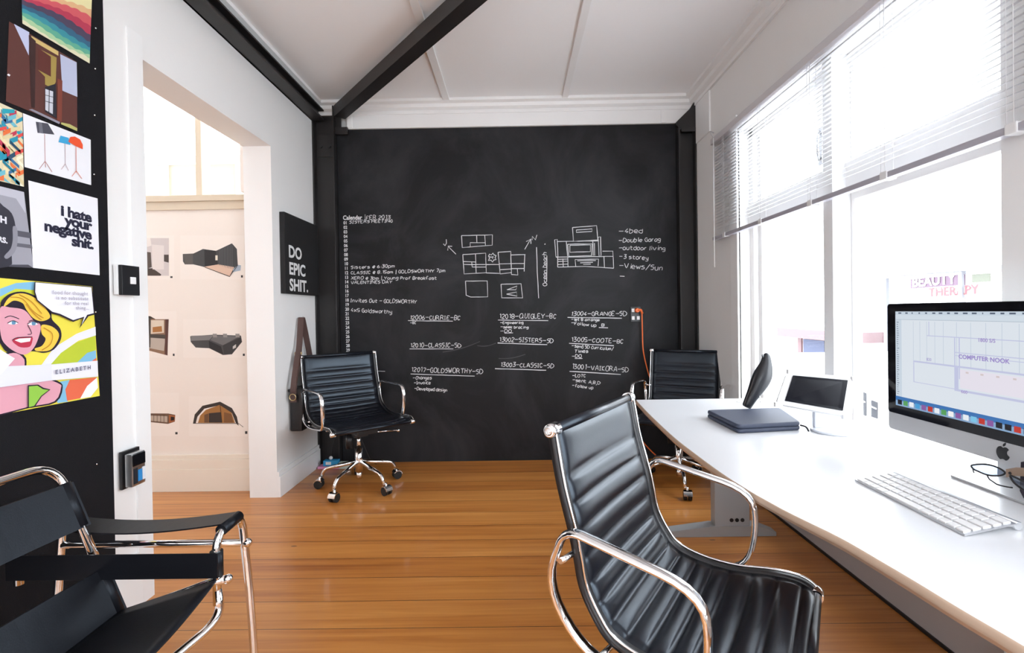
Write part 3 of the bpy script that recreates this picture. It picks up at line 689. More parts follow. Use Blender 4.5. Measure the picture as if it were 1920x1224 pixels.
p.shape(z([(-230, 900), (-100, 860), (30, 800), (100, 790), (150, 830), (168, 900), (330, 960), (360, 1000), (320, 1085), (160, 1118), (-230, 1190)]), BK, curve=3)
p.shape(z([(-230, 912), (-100, 872), (30, 812), (95, 802), (140, 838), (158, 900), (330, 972), (350, 1000), (312, 1078), (160, 1110), (-230, 1182)]), PK, curve=3)
p.shape(z([(0, 540), (10, 500), (60, 460), (140, 450), (230, 490), (290, 560), (300, 610), (345, 660), (350, 720), (310, 780), (250, 800), (190, 790), (60, 800), (10, 760), (-30, 660)]), BK, curve=4)
p.shape(z([(20, 535), (45, 490), (90, 462), (150, 462), (215, 495), (262, 545), (288, 595), (240, 618), (190, 600), (150, 550), (130, 515), (80, 500), (40, 525)]), HR, curve=4)
p.shape(z([(240, 640), (300, 650), (338, 690), (325, 740), (285, 785), (215, 790), (200, 775), (240, 760), (262, 720), (240, 690)]), HR, curve=4)
p.shape(z([(0, 545), (60, 540), (140, 555), (190, 610), (232, 640), (225, 700), (195, 770), (150, 808), (100, 800), (40, 760), (5, 700)]), PK, curve=4)
p.shape(z([(70, 728), (100, 712), (180, 708), (186, 730), (170, 765), (120, 768), (88, 750)]), 'b8324a', curve=3); p.shape(z([(84, 728), (110, 718), (178, 714), (172, 734), (120, 742)]), 'f2f2f6')
for L in ([(28, 600), (60, 588), (110, 605)], [(165, 620), (190, 612), (215, 628)]): p.line(z(L), 1.5, BK, 3)
for cx_, cy_ in ((75, 628), (190, 632)):
    p.shape(z([(cx_-30, cy_+4), (cx_, cy_-12), (cx_+28, cy_+2), (cx_, cy_+10)]), 'eef0f6', curve=3); p.shape(z([(cx_-6, cy_-9), (cx_+14, cy_-8), (cx_+12, cy_+8), (cx_-6, cy_+8)]), '5f8fb0', curve=3); p.line(z([(cx_-32, cy_+2), (cx_, cy_-13), (cx_+30, cy_)]), 1.3, BK, 3)
p.line(z([(160, 640), (182, 688), (158, 694)]), 1.3, BK, 3); p.line(z([(70, 728), (100, 712), (186, 708)]), 1.2, BK, 3)
for L in ([(60, 480), (130, 490), (190, 560), (250, 600)], [(110, 465), (180, 505), (240, 575)], [(150, 520), (200, 580), (240, 612)], [(250, 655), (300, 690), (290, 750), (240, 785)]): p.line(z(L), 1.2, 'b07a22', 4)
p.shape(z([(160, 985), (220, 982), (250, 1000), (290, 1010), (240, 1050), (200, 1110), (160, 1118)]), BK); p.shape(z([(166, 992), (215, 988), (246, 1008), (280, 1013), (236, 1046), (196, 1104), (166, 1112)]), '8fc24a')
p.shape([(-75, 700), (0, 687), (97, 683), (183, 676), (184, 706), (97, 713), (0, 726), (-75, 742)], 'dfe0ee'); p.shape([(97, 684), (182, 677), (184, 705), (97, 713)], 'e6e6f0')
p.shape([(-75, 640), (0, 655), (28, 672), (0, 704), (-75, 735)], 'e9e9f2')
p.shape(z([(200, 392), (528, 420), (545, 580), (508, 590), (455, 660), (478, 600), (420, 622), (340, 585), (300, 575), (210, 500), (196, 450)]), BK); p.shape(z([(204, 396), (524, 424), (538, 572), (500, 582), (468, 640), (484, 592), (420, 612), (345, 576), (300, 564), (216, 496), (202, 450)]), 'e8e8f2')
for i, s_ in enumerate(('food for thought', 'is no substitute', 'for the real', 'thing...')):
    u_, v_ = ((505, 470), (508, 498), (508, 526), (512, 552))[i]; p.n = 60; p.text(s_, *Z2(u_, v_), .0178, 'a09aa8', Vector((0, 1, -.0)), tz, align='RIGHT', spacing=1.1)
p.n = 61; p.text('ELIZABETH', *Z2(318, 922), .019, '6a6a80', Vector((0, 1, .01)), tz, spacing=1.55, offset=.0006)
tag(obj('poster', p.mb, None, norm=False), 'colourful comic style poster of a blonde woman with a speech bubble, lowest on the pinboard', 'poster', 'posters on the pinboard')

# light switch
t = thing('light_switch', 'black square light switch with a white rocker beside the doorway', 'switch', (XL+.01, 1.93, 1.27))
b = MB(); b.box(XL+.006, XL+.02, 1.878, 1.965, 1.270, 1.388, bev=.003); obj('mounting_block', b, WPL, t)
b = MB(); b.box(XL+.02, XL+.034, 1.885, 1.975, 1.268, 1.386, bev=.003); obj('face_plate', b, BLKP, t)
b = MB(); b.box(XL+.034, XL+.038, 1.925, 1.952, 1.313, 1.341, bev=.002); obj('rocker', b, WPL, t)
# power point low on the jamb with a plugged-in box
t = thing('wall_socket', 'black power socket low on the white door jamb below the light switch', 'socket', (XL+.01, 1.93, .50))
b = MB(); b.box(XL+.006, XL+.018, 1.885, 1.975, .507, .655, bev=.003); obj('face_plate', b, BLKP, t)
for zz in (.54, .615):
    b = MB(); b.box(XL+.018, XL+.023, 1.905, 1.925, zz-.012, zz+.012, bev=.002); obj('switch', b, WPL, t)
t = thing('plug_in_box', 'silver and black plug-in electronic box with a blue label on the low jamb socket', 'adapter', (XL+.06, 1.97, .50))
b = MB(); b.box(XL+.0235, XL+.052, 1.890, 1.960, .515, .645, bev=.006); obj('case', b, ALU, t)
b = MB(); b.box(XL+.052, XL+.056, 1.894, 1.956, .595, .64, bev=.002); obj('display', b, GLASSB, t)
b = MB(); b.box(XL+.052, XL+.054, 1.920, 1.940, .53, .575, m=ink('2f86c8')); b.box(XL+.052, XL+.054, 1.897, 1.917, .525, .585, m=ink('20242c')); b.box(XL+.052, XL+.054, 1.943, 1.957, .53, .58, m=ink('dfe3ea')); obj('printed_label', b, None, t)
# DO EPIC SHIT.
t = thing('canvas_sign', 'black canvas sign with white capitals DO EPIC SHIT. on the white wall', 'sign', (XL+.02, 3.52, 1.32))
b = MB(); b.box(XL+.001, XL+.035, 3.235, 3.778, 1.325, 1.868, bev=.003); obj('canvas', b, mat('black_canvas', (.008, .008, .009), .75, bump=.3, bscale=600), t)
b = MB()
XS = XL+.0355
for s_, u_, v_ in (('DO', 541, 481), ('EPIC', 542, 513), ('SHIT.', 543, 544)):
    text_mesh(b, s_, .113, hitx(XS, u_, v_), ty, tz, WPL, offset=.0036, spacing=1.0, charw=1.16)
obj('lettering', b, WPL, t, norm=False)

# shoulder bag on its hook
t = thing('shoulder_bag', 'black messenger bag hanging by a brown strap on the left wall behind the chair', 'bag', (XL+.08, 3.42, .38))
BAGM = mat('black_bag_leather', (.010, .009, .010), .4, bump=.4, bscale=90); STRAP = mat('brown_leather_strap', (.085, .045, .038), .55, bump=.2, bscale=200)
b = MB(); b.box(XL+.012, XL+.092, 3.31, 3.57, .385, .66, bev=.014); obj('bag_body', b, BAGM, t)
b = MB()
fr = []
for y in (3.29, 3.36, 3.44, 3.52, 3.58):
    fr.append([(XL+.01, y, .675), (XL+.04, y, .685), (XL+.094, y, .672), (XL+.101, y, .62), (XL+.103, y, .47+.012*math.sin(y*30)), (XL+.098, y, .47+.012*math.sin(y*30)), (XL+.096, y, .61), (XL+.068, y, .655), (XL+.01, y, .66)])
b.loft(fr); obj('flap', b, BAGM, t)
def band(mb, pts, wv, th=.004, m=None):
    sec = [(-wv/2, -th/2), (wv/2, -th/2), (wv/2, th/2), (-wv/2, th/2)]
    mb.tube(pts, sec=sec, m=m, up=(1, 0, 0))
hk = Vector((XL+.03, 3.47, 1.145))
def sband(mb, pts, wv, th=.004):
    # strap lying parallel to the wall: width along the wall plane
    P = [Vector(p) for p in pts]; rings = []
    for i, q in enumerate(P):
        t_ = (P[min(i+1, len(P)-1)]-P[max(i-1, 0)]).normalized(); n_ = t_.cross(Vector((1, 0, 0))).normalized()*wv/2; x_ = Vector((th/2, 0, 0))
        rings.append([q+n_+x_, q-n_+x_, q-n_-x_, q+n_-x_])
    mb.loft(rings, smooth=False)
def xband(mb, pts, wv, th=.004):
    P = [Vector(p) for p in pts]; rings = []
    for i, q in enumerate(P):
        t_ = (P[min(i+1, len(P)-1)]-P[max(i-1, 0)]).normalized(); n_ = t_.cross(Vector((1, 0, 0))).normalized()*th/2; x_ = Vector((wv/2, 0, 0))
        rings.append([q+n_+x_, q-n_+x_, q-n_-x_, q+n_-x_])
    mb.loft(rings, smooth=False)
b = MB(); xband(b, smooth_curve([(XL+.035, 3.475, 1.158), (XL+.035, 3.455, 1.14), (XL+.045, 3.39, .93), (XL+.048, 3.31, .74), (XL+.048, 3.285, .64), (XL+.048, 3.284, .59)], 5), .042)
xband(b, smooth_curve([(XL+.035, 3.465, 1.158), (XL+.035, 3.485, 1.14), (XL+.04, 3.56, .93), (XL+.045, 3.60, .76), (XL+.048, 3.585, .62)], 5), .042)
xband(b, smooth_curve([(XL+.046, 3.375, .925), (XL+.049, 3.30, .745), (XL+.049, 3.278, .66)], 5), .036, .006); obj('strap', b, STRAP, t)
b = MB(); b.box(XL+.022, XL+.072, 3.372, 3.382, .905, .922, bev=.002); obj('buckle', b, mat('brass', (.7, .55, .3), .3, metal=1), t); b = MB(); b.tube([(XL+.048+.022*math.cos(k/12*6.283), 3.276, .625+.022*math.sin(k/12*6.283)) for k in range(12)], .003, 6, closed=True); obj('strap_ring', b, mat('brass', (.7, .55, .3), .3, metal=1), t)
b = MB(); b.tube([(XL+.002, 3.47, 1.16), (XL+.035, 3.47, 1.15), (XL+.045, 3.47, 1.17)], .004, 8)
tag(obj('wall_hook', b, CHROME), 'small metal hook holding the brown bag strap', 'hook')

# small things on the floor in the corner
b = MB(); b.box(-1.53, -1.36, 3.70, 3.775, .001, .018, bev=.003); tag(obj('booklet', b, mat('pink_card', (.75, .30, .50), .5)), 'pink booklet flat on the floor in the back left corner', 'booklet')
t = thing('small_carton', 'small bright blue carton on the pink booklet in the corner', 'box', (-1.43, 3.75, .018))
b = MB(); b.box(-1.49, -1.38, 3.715, 3.765, .0185, .060, bev=.002); obj('carton_body', b, mat('blue_card', (.03, .32, .62), .5), t); b = MB(); b.box(-1.47, -1.43, 3.712, 3.7148, .03, .052); obj('carton_label', b, WPL, t)
b = MB(); b.box(-1.37, -1.29, 3.70, 3.755, .001, .045, bev=.004); tag(obj('plug_adapter', b, mat('pale_green_plastic', (.55, .62, .55), .5)), 'pale grey-green plug adapter on the floor beside the blue carton', 'adapter')
t = thing('power_cable', 'thin black cable rising from a white plug in the corner behind the left chair', 'cable', (-1.44, 3.74, .06))
b = MB(); b.ball((-1.44, 3.74, .075), .014); obj('plug', b, WPL, t)
b = MB(); b.tube(smooth_curve([(-1.44, 3.745, .085), (-1.435, 3.755, .16), (-1.40, 3.76, .24), (-1.28, 3.76, .27), (-1.22, 3.77, .22), (-1.15, 3.78, .05), (-1.1, 3.78, .01)], 6), .003, 6); obj('cord', b, RUBB, t)

# ================================================================== PRINTS IN THE NEXT ROOM
def farp(u, v, d): return hity(3.29-d, u, v)
def z5(L): return [(180+x/2.3545, 420+y/2.3545) for x, y in L]     # zoom view used for measuring
PC = mat('warm_white_paper', (.86, .79, .73), .6)
PD = 'prints of houses on the far room wall'
def house(label, quad, fn):
    p = Sheet(farp, quad, PC, .0008); fn(p); tag(obj('house_print', p.mb, None, norm=False), label, 'print', PD)
def f(p):
    p.shape(z5([(120, 62), (322, 62), (322, 228), (120, 228)]), 'cfc6c4'); p.shape(z5([(120, 60), (240, 62), (245, 95), (120, 130)]), 'e6ded8'); p.shape(z5([(120, 110), (242, 125), (246, 190), (205, 205), (120, 210)]), '5a504a'); p.shape(z5([(120, 200), (250, 195), (288, 222), (286, 228), (120, 228)]), '4a403b'); p.shape(z5([(300, 135), (321, 135), (321, 170), (300, 165)]), '4b433f'); p.shape(z5([(246, 90), (300, 95), (300, 200), (250, 200)]), 'ded5d1')
    p.shape(z5([(328, 230), (338, 230), (338, 238), (328, 238)]), '3a3a3a')
house('print of a pale house interior, top left of the prints in the next room', z5([(60, 50), (345, 50), (345, 245), (60, 245)]), f)
def f(p):
    p.shape(z5([(383, 132), (430, 130), (472, 110), (530, 118), (600, 85), (622, 110), (626, 180), (590, 232), (480, 190), (430, 178), (392, 178), (384, 165)]), '47484a'); p.shape(z5([(478, 188), (540, 178), (610, 190), (590, 230)]), 'd9b9a4'); p.shape(z5([(605, 200), (626, 180), (640, 182), (638, 205), (605, 212)]), 'a9b6c6')
    p.shape(z5([(478, 112), (528, 118), (538, 178), (480, 188)]), '2f2f31'); p.shape(z5([(527, 138), (537, 138), (537, 160), (527, 160)]), 'eee6d6'); p.shape(z5([(385, 133), (428, 131), (428, 176), (392, 176)]), '5b5754')
    for k in range(9): p.line(z5([(545+k*7, 113-k*3), (545+k*7, 183+k*2)]), .6, '6a6b6e')
    p.line(z5([(480, 190), (590, 232), (626, 180)]), 1.2, '2a2523'); p.shape(z5([(640, 226), (648, 226), (648, 236), (640, 236)]), '3a3a3a')
house('print of a long grey corrugated house, top right in the next room', z5([(372, 50), (656, 50), (656, 245), (372, 245)]), f)
def f(p):
    p.shape(z5([(120, 408), (240, 406), (262, 420), (320, 420), (316, 580), (240, 560), (120, 545)]), '8a6a54'); p.shape(z5([(240, 424), (300, 424), (300, 480), (240, 485)]), 'd9c9b6'); p.shape(z5([(222, 500), (306, 505), (300, 560), (222, 545)]), 'b9aca0'); p.shape(z5([(306, 420), (321, 420), (315, 580), (303, 575)]), '5a3a34'); p.shape(z5([(120, 404), (235, 406), (262, 418), (120, 416)]), '3b332e')
    p.shape(z5([(250, 455), (290, 450), (292, 475), (250, 478)]), 'a8713f'); p.shape(z5([(222, 486), (306, 488), (306, 506), (222, 500)]), '4c443e'); p.shape(z5([(232, 416), (242, 416), (240, 545), (230, 545)]), '4c443e'); p.shape(z5([(339, 572), (347, 572), (347, 582), (339, 582)]), '3a3a3a')
house('print of a two-storey timber house, middle left in the next room', z5([(60, 385), (355, 385), (355, 590), (60, 590)]), f)
def f(p):
    p.shape(z5([(416, 495), (520, 488), (640, 492), (645, 520), (600, 575), (560, 578), (500, 548), (440, 545), (418, 520)]), '4b4a4b'); p.shape(z5([(420, 493), (520, 490), (500, 512), (420, 515)]), '7b7a7b'); p.shape(z5([(520, 492), (635, 495), (560, 535), (505, 512)]), '6a696a')
    p.shape(z5([(498, 515), (552, 540), (562, 575), (500, 548)]), '2c2b2d'); p.shape(z5([(560, 535), (640, 500), (642, 520), (600, 572), (565, 576)]), '3a393b')
    for x in (525, 570, 625): p.shape(z5([(x-10, 484), (x+8, 484), (x+10, 500), (x-8, 500)]), '8f8b88')
    p.shape(z5([(604, 540), (618, 530), (618, 545), (604, 552)]), 'c9c4c0'); p.shape(z5([(648, 572), (657, 572), (657, 582), (648, 582)]), '3a3a3a')
house('print of a low dark gabled house seen from above, middle right in the next room', z5([(385, 420), (660, 420), (660, 590), (385, 590)]), f)
def f(p):
    p.shape(z5([(120, 835), (320, 836), (350, 842), (348, 872), (318, 882), (222, 872), (120, 865)]), '6d5444'); p.shape(z5([(240, 845), (315, 848), (315, 875), (240, 868)]), 'b9a898'); p.shape(z5([(322, 842), (350, 846), (347, 870), (322, 878)]), 'a5623a'); p.shape(z5([(330, 850), (346, 852), (345, 866), (330, 868)]), '2a2422')
    for x in (255, 270, 285, 300): p.line(z5([(x, 842), (x, 874)]), .8, '4a3b33')
    p.shape(z5([(350, 918), (360, 918), (360, 928), (350, 928)]), '3a3a3a')
house('print of a low timber pavilion, bottom left in the next room', z5([(60, 745), (366, 745), (366, 935), (60, 935)]), f)
def f(p):
    p.shape(z5([(428, 880), (436, 840), (470, 802), (548, 784), (600, 812), (622, 850), (630, 890), (618, 880), (600, 835), (545, 800), (478, 815), (448, 850), (440, 880)]), '3a3432')
    p.shape(z5([(450, 878), (460, 845), (485, 820), (545, 798), (598, 832), (614, 878)]), 'a0703f'); p.shape(z5([(498, 835), (550, 830), (556, 876), (498, 876)]), '3a3230'); p.shape(z5([(565, 830), (598, 838), (606, 876), (565, 876)]), '7a5433'); p.shape(z5([(478, 842), (496, 836), (496, 876), (478, 876)]), '6a4d36')
    p.line(z5([(548, 800), (556, 876)]), 1, '33291f'); p.line(z5([(428, 880), (630, 880), (650, 896)]), 1, '5a5250'); p.shape(z5([(658, 914), (668, 914), (668, 926), (658, 926)]), '3a3a3a')
house('print of an arched timber-fronted house, bottom right in the next room', z5([(410, 760), (670, 760), (670, 937), (410, 937)]), f)

# ================================================================== OFFICE CHAIRS
def arc_lengths(P):
    L = [0]
    for a_, c_ in zip(P, P[1:]): L.append(L[-1]+(c_-a_).length)
    return L
def office_chair(label, x, y, rz, Wd=.23, Wa=.28, yb=-.30, yf=.25, zt=.89, zs=.474, za=.68, zr=.68, yaf=.11, yar=-.25, leg0=0, lever=-1):
    t = thing('office_chair', label, 'chair', (x, y, 0), rz, 'ribbed black leather office chairs')
    ks = Wd/.235; o = zs-.474
    prof = [(yb, zt), (yb+.018, zt-.10), (yb+.045, zt-.20), (yb+.062*ks, .62+o), (yb+.075*ks, .565+o), (yb+.105*ks, .515+o), (-.135*ks, .478+o), (-.06*ks, .460+o), (.03*ks, .458+o), (yf-.09, zs-.004), (yf-.03, zs-.004), (yf, zs-.022)]
    C = smooth_curve([(0, a_, c_) for a_, c_ in prof], 10); L = arc_lengths(C); T = L[-1]
    def at_(s_):
        s_ = min(max(s_, 0), T)
        for i in range(len(L)-1):
            if L[i+1] >= s_:
                f_ = (s_-L[i])/(L[i+1]-L[i]+1e-9); p_ = C[i].lerp(C[i+1], f_); a_ = C[max(i-1, 0)]; c_ = C[min(i+2, len(C)-1)]; return p_, (c_-a_).normalized()
        return C[-1], (C[-1]-C[-2]).normalized()
    # rib boundaries: one tall panel at the top, then narrow channels
    bd = [0.0, .105]; 
    while bd[-1] < T-.075: bd.append(bd[-1]+(.052 if bd[-1] < .3 or bd[-1] > .52 else .040))
    bd.append(T)
    ss = []
    for a_, c_ in zip(bd, bd[1:]):
        for q in range(8): ss.append((a_+(c_-a_)*q/8, (q/8), c_-a_))
    ss.append((T, 0, .05))
    nx = 14; rings = []
    for (s_, ph, wd) in ss:
        p_, tg = at_(s_); nrm = Vector((1, 0, 0)).cross(tg).normalized()
        if nrm.z < 0 and abs(tg.y) > .5: nrm = -nrm
        h = .0105*(abs(math.sin(math.pi*ph))**.4); ring = []
        for j in range(nx+1):
            xx = -1+2*j/nx; edge = (1-abs(xx)**6); sag = -.010*(1-xx*xx)
            ring.append(p_+Vector((xx*Wd, 0, 0))+NF(tg)*(.004+h*edge+sag))
        for j in range(nx, -1, -1):
            xx = -1+2*j/nx; sag = -.010*(1-xx*xx); edge = (1-abs(xx)**6)
            ring.append(p_+Vector((xx*Wd, 0, 0))+NF(tg)*(-.005-h*.6*edge+sag))
        rings.append(ring)
    b = MB(); b.loft(rings); obj('seat_and_back', b, LEATH, t, world=False)
    # side rails
    for sx in (1, -1):
        b = MB(); pts = [c_+Vector((sx*(Wd+.008), 0, 0)) for c_ in C]
        sec = [(-.007, -.011), (.007, -.011), (.007, .011), (-.007, .011)]
        b.tube(pts, sec=sec, up=(1, 0, 0))
        obj('side_rail', b, BLKP, t, world=False)
        b = MB(); pts = [c_+Vector((sx*(Wd+.0165), 0, 0)) for c_ in C]; b.tube(pts, sec=[(-.0125, -.0035), (-.0085, -.0035), (-.0085, .0015), (-.0125, .0015)], up=(1, 0, 0)); obj('rail_edge', b, CHROME, t, world=False)
    for (yy, zz) in ((yb, zt), (yf, zs-.022)):
        for sx in (1, -1):
            b = MB(); xx = Wd+.004
            b.tube([(sx*(xx-.01), yy, zz), (sx*(xx+.018), yy, zz), (sx*(xx+.022), yy, zz)], [.0145, .0145, .011], 20)
            b.tube([(sx*(xx+.021), yy+.0075*math.cos(a_/12*6.283), zz+.0075*math.sin(a_/12*6.283)) for a_ in range(12)], .002, 6, closed=True); b.cyl((sx*(xx+.02), yy, zz), (sx*(xx+.0245), yy, zz), .004, 10)
            obj('rail_end_cap', b, CHROME, t, world=False)
        b = MB(); b.cyl((-Wd, yy, zz), (Wd, yy, zz), .011, 14); obj('cross_bar', b, LEATH, t, world=False)
    # arms: closed flat loops
    for sx in (1, -1):
        pts = [(sx*Wa, yar, zr), (sx*Wa, yaf, za), (sx*Wa, yaf+.012, .56+o), (sx*(Wa-.01), yaf-.01, .452+o), (sx*(Wd+.03), -.07, .434+o), (sx*(Wd+.03), -.20*ks, .450+o), (sx*Wa, yar-.045, .575+o)]
        P = rounded(pts, [.035, .07, .06, .05, .07, .12, .12], 5, True)
        a_ = .0135; c_ = .0075; sec = [(a_*math.cos(q/14*6.283), c_*math.sin(q/14*6.283)) for q in range(14)]
        b = MB(); rings = []
        n = len(P)
        for i in range(n):
            tg = (P[(i+1) % n]-P[i-1]).normalized(); X = (Vector((1, 0, 0))-tg*tg.x).normalized(); Y = tg.cross(X)
            rings.append([P[i]+X*s0+Y*s1 for s0, s1 in sec])
        rings.append(rings[0]); b.loft(rings, caps=False)
        for (yy, zz) in ((yar-.012, .625+o), (-.15*ks, .463+o)):
            b.cyl((sx*(Wd+.006), yy+.008, zz), (sx*(Wa+.0), yy, zz), .006, 10)
        obj('armrest', b, CHROME, t, world=False)
    for yy in (-.10, .12):
        b = MB(); b.tube([(-Wd, yy, .452+o), (-.08, yy, .432+o), (.08, yy, .432+o), (Wd, yy, .452+o)], .008, 10); obj('seat_stretcher', b, CHROME, t, world=False)
    b = MB(); b.box(-.075, .075, -.16, .15, .385+o, .432+o, bev=.012); b.box(-.05, .05, -.10, .05, .35+o, .39+o, bev=.012); obj('tilt_mechanism', b, BLKP, t, world=False)
    b = MB(); b.tube([(.0, .05, .38+o), (lever*.12, .08, .375+o), (lever*.245, .09, .365+o)], .005, 8); b.ball((lever*.25, .09, .364+o), .012); obj('height_lever', b, CHROME, t, world=False)
    b = MB(); b.cyl((0, 0, .26), (0, 0, .36+o), .014, 20); b.cyl((0, 0, .11), (0, 0, .27), .026, 24); b.cyl((0, 0, .06), (0, 0, .11), .019, 20); obj('column', b, CHROME, t, world=False)
    b = MB(); b.cyl((.055, -.03, .27+o), (.055, -.03, .37+o), .022, 16, r2=.03); obj('tension_knob', b, BLKP, t, world=False)
    for q in range(5):
        a_ = leg0+q*math.tau/5; d_ = Vector((math.cos(a_), math.sin(a_), 0)); s_ = Vector((-d_.y, d_.x, 0))
        b = MB(); P = rounded([d_*.02+tz*.175, d_*.235+tz*.128, d_*.262+tz*.070], [.0, .03, 0], 5); b.tube(P, [.015]+[.012]*(len(P)-2)+[.010], 12)
        lg = obj('leg', b, CHROME, t, world=False)
        c0 = d_*.272+s_*.012; b = MB()
        for sg in (1, -1): b.cyl(c0+s_*(sg*.006)+tz*.0285, c0+s_*(sg*.024)+tz*.0285, .028, 20, m=RUBB)
        hp = []
        for w_ in (-.026, .026):
            hp.append([c0+s_*w_+d_*(rr*math.cos(g))+tz*(.0285+rr*math.sin(g)) for rr, gs in ((.034, range(0, 9)), (.029, range(8, -1, -1))) for g in [math.pi*(.05+.75*i/8) for i in gs]])
        b.loft(hp, m=CHROME, smooth=False); b.cyl(c0+tz*.05, c0-s_*.012*0+tz*.078-d_*.008, .008, 10, m=CHROME)
        obj('caster', b, None, lg, world=False)
    return t
def NF(tg):
    """upward / forward facing normal of the sling for tangent tg"""
    return Vector((0, -tg.z, tg.y)) if True else tg
office_chair('large ribbed black leather office chair in the foreground pushed towards the desk', .397, 1.044, -2.157, .207, .263, -.246, .195, .936, .545, .7165, .764, .055, -.195, leg0=.3)
office_chair('ribbed black leather office chair in front of the blackboard by the brown bag strap', -1.082, 3.31, -2.44, .258, .28, -.33, .265, .885, .473, .68, .675, .12, -.25, leg0=R_(319.2), lever=-1)
office_chair('ribbed black leather office chair in the back right corner behind the desk', 1.083, 3.28, -3.623, .227, .28, -.319, .25, .873, .47, .685, .66, .12, -.25, leg0=R_(107))

# ================================================================== TUBE AND STRAP ARMCHAIR
t = thing('armchair', 'chrome tube armchair with black leather straps in the left foreground', 'armchair', (-1.02, 1.06, 0))
y_in, y_out, yn_in, yn_out = 1.31, 1.44, .78, .65
TR = .011
SX = 1.035
for (yi, yo) in ((y_in, y_out), (yn_in, yn_out)):
    b = MB()
    fx, rx = -.82, -1.36
    # outer frame: front inverted U, floor runner, rear inverted U
    P = [(fx, yi, .40), (fx, yi, .59), (fx-.005, yo, .598), (fx+.02, yo, .30), (fx+.03, yo, .013), (rx-.05, yo, .013), (rx, yo, .59), (rx, yi, .59), (rx, yi, .46)]
    b.tube(rounded(P, [0, .055, .06, .1, .06, .06, .06, .05, 0], 7), TR, 14)
    obj('side_frame', b, CHROME, t)
    b = MB(); b.tube([(fx+.008, yo, .505), (rx, yo, .505)], TR*.95, 14); b.ball((fx+.012, yo, .505), .013); obj('side_rail', b, CHROME, t)
    # arm strap sagging between the two U-s
    b = MB(); fr = []
    for i in range(17):
        q = i/16; x = fx-.0+(rx-fx)*q; sag = -.022*math.sin(math.pi*q)
        w0, w1 = min(yi, yo)+.022, max(yi, yo)-.022; zt_ = .605+sag
        fr.append([(x, w0, zt_+.003), (x, w1, zt_+.003), (x, w1, zt_-.001), (x, w0, zt_-.001)])
    b.loft(fr, smooth=False)
    for x in (fx, rx):
        b.tube([(x, min(yi, yo)+.022, .59), (x, max(yi, yo)-.022, .594)], .0155, 16)
    obj('arm_strap', b, SADDLE, t)
    b = MB(); sg = .0145
    b.box(rx-.02, fx+.012, yi-.0165, yi-.0125, .478, .545, bev=.001); b.tube([(fx, yi, .478), (fx, yi, .545)], .0165, 16); b.tube([(rx, yi, .478), (rx, yi, .545)], .0165, 16); obj('side_strap', b, SADDLE, t)
# seat and back tube: front cross tube, slanting seat sides, back uprights and top
b = MB()
P = [(-.822, y_in, .42), (-.815, y_in, .365), (-.85, yn_in, .365), (-.822, yn_in, .42)]
b.tube(rounded([(-.82, y_in, .44), (-.81, y_in, .362), (-.87, (y_in+yn_in)/2, .345), (-.81, yn_in, .362), (-.82, yn_in, .44)], [0, .07, .1, .07, 0], 7), TR, 14); obj('front_tube', b, CHROME, t)
for yy in (y_in, yn_in):
    b = MB(); b.tube([(-.79, yy, .468), (-.84, yy, .458), (-1.10, yy, .365)], TR, 14); b.ball((-.79, yy, .468), .0125); obj('seat_tube', b, CHROME, t)
b = MB()
P = [(-1.08, y_in, .35), (-1.255, y_in, .787), (-1.265, yn_in, .787), (-1.08, yn_in, .35)]
b.tube(rounded(P, [0, .075, .075, 0], 8), TR, 14); obj('back_frame', b, CHROME, t)
def backstrap(nm, zl, zh, wrap=.018):
    b = MB(); fr = []
    def px_(z_): return -1.08+(-1.255+1.08)*(z_-.35)/(.787-.35)
    for i in range(13):
        q = i/12; y = y_in+.016+(yn_in-y_in-.032)*q; sg = .02*math.sin(math.pi*q)
        off = .013
        fr.append([(px_(zl)+off-sg, y, zl), (px_(zh)+off-sg, y, zh), (px_(zh)+off-.004-sg, y, zh), (px_(zl)+off-.004-sg, y, zl)])
    b.loft(fr, smooth=False)
    for yy in (y_in, yn_in): b.tube([(px_(zl), yy, zl), (px_(zh), yy, zh)], .0155, 16)
    obj(nm, b, SADDLE, t)
backstrap('back_strap', .615, .732)
backstrap('back_strap', .375, .50)
b = MB(); b.tube([(-1.075, y_in, .362), (-1.06, (y_in+yn_in)/2, .352), (-1.075, yn_in, .362)], TR, 14); obj('rear_tube', b, CHROME, t)
# seat sling
b = MB(); fr = []
for i in range(15):
    q = i/14; y = y_in+(yn_in-y_in)*q; sg = .045*math.sin(math.pi*q)
    row = []
    for j in range(9):
        s_ = j/8; x = -.815-.285*s_; z_ = .462-.092*s_-sg*(.9-.75*s_); row.append((x, y, z_+.012))
    row2 = [(x, y_, z_-.005) for x, y_, z_ in row[::-1]]
    fr.append(row+row2)
b.loft(fr); obj('seat_sling', b, SADDLE, t)

# ================================================================== DESK
t = thing('desk', 'long white desk with a wavy beige front edge standing under the window', 'desk', (1.0, 1.3, 0))
fe = [(.628, 2.600), (.604, 2.30), (.590, 2.05), (.580, 1.82), (.581, 1.62), (.587, 1.42), (.600, 1.28), (.614, 1.20), (.628, 1.13), (.650, 1.04), (.662, .98), (.676, .86), (.684, .77), (.695, .68), (.71, .50), (.71, .2), (.71, -.35)]
FE = smooth_curve([(a_, c_, 0) for a_, c_ in fe], 4)
b = MB(); fr = []; bx = XR-.004
n = len(FE)
for i, q in enumerate(FE):
    if i == 0: q = q+Vector((0, 0, 0))
    s0 = .007+.004*min(1, max(0, (1.16-q.y)/.12))
    fr.append([(bx, q.y, ZD), (q.x+s0, q.y, ZD), (q.x+s0*.5, q.y, ZD-.003), (q.x+.002, q.y, ZD-.007), (q.x-.001, q.y, ZD-.011), (q.x+.003, q.y, ZD-.019), (bx, q.y, ZD-.026)])
V = [[b.bm.verts.new(p_) for p_ in r_] for r_ in fr]
mis = [DESKW, EDGEM, EDGEM, EDGEM, EDGEM, EDGEG, DESKW]
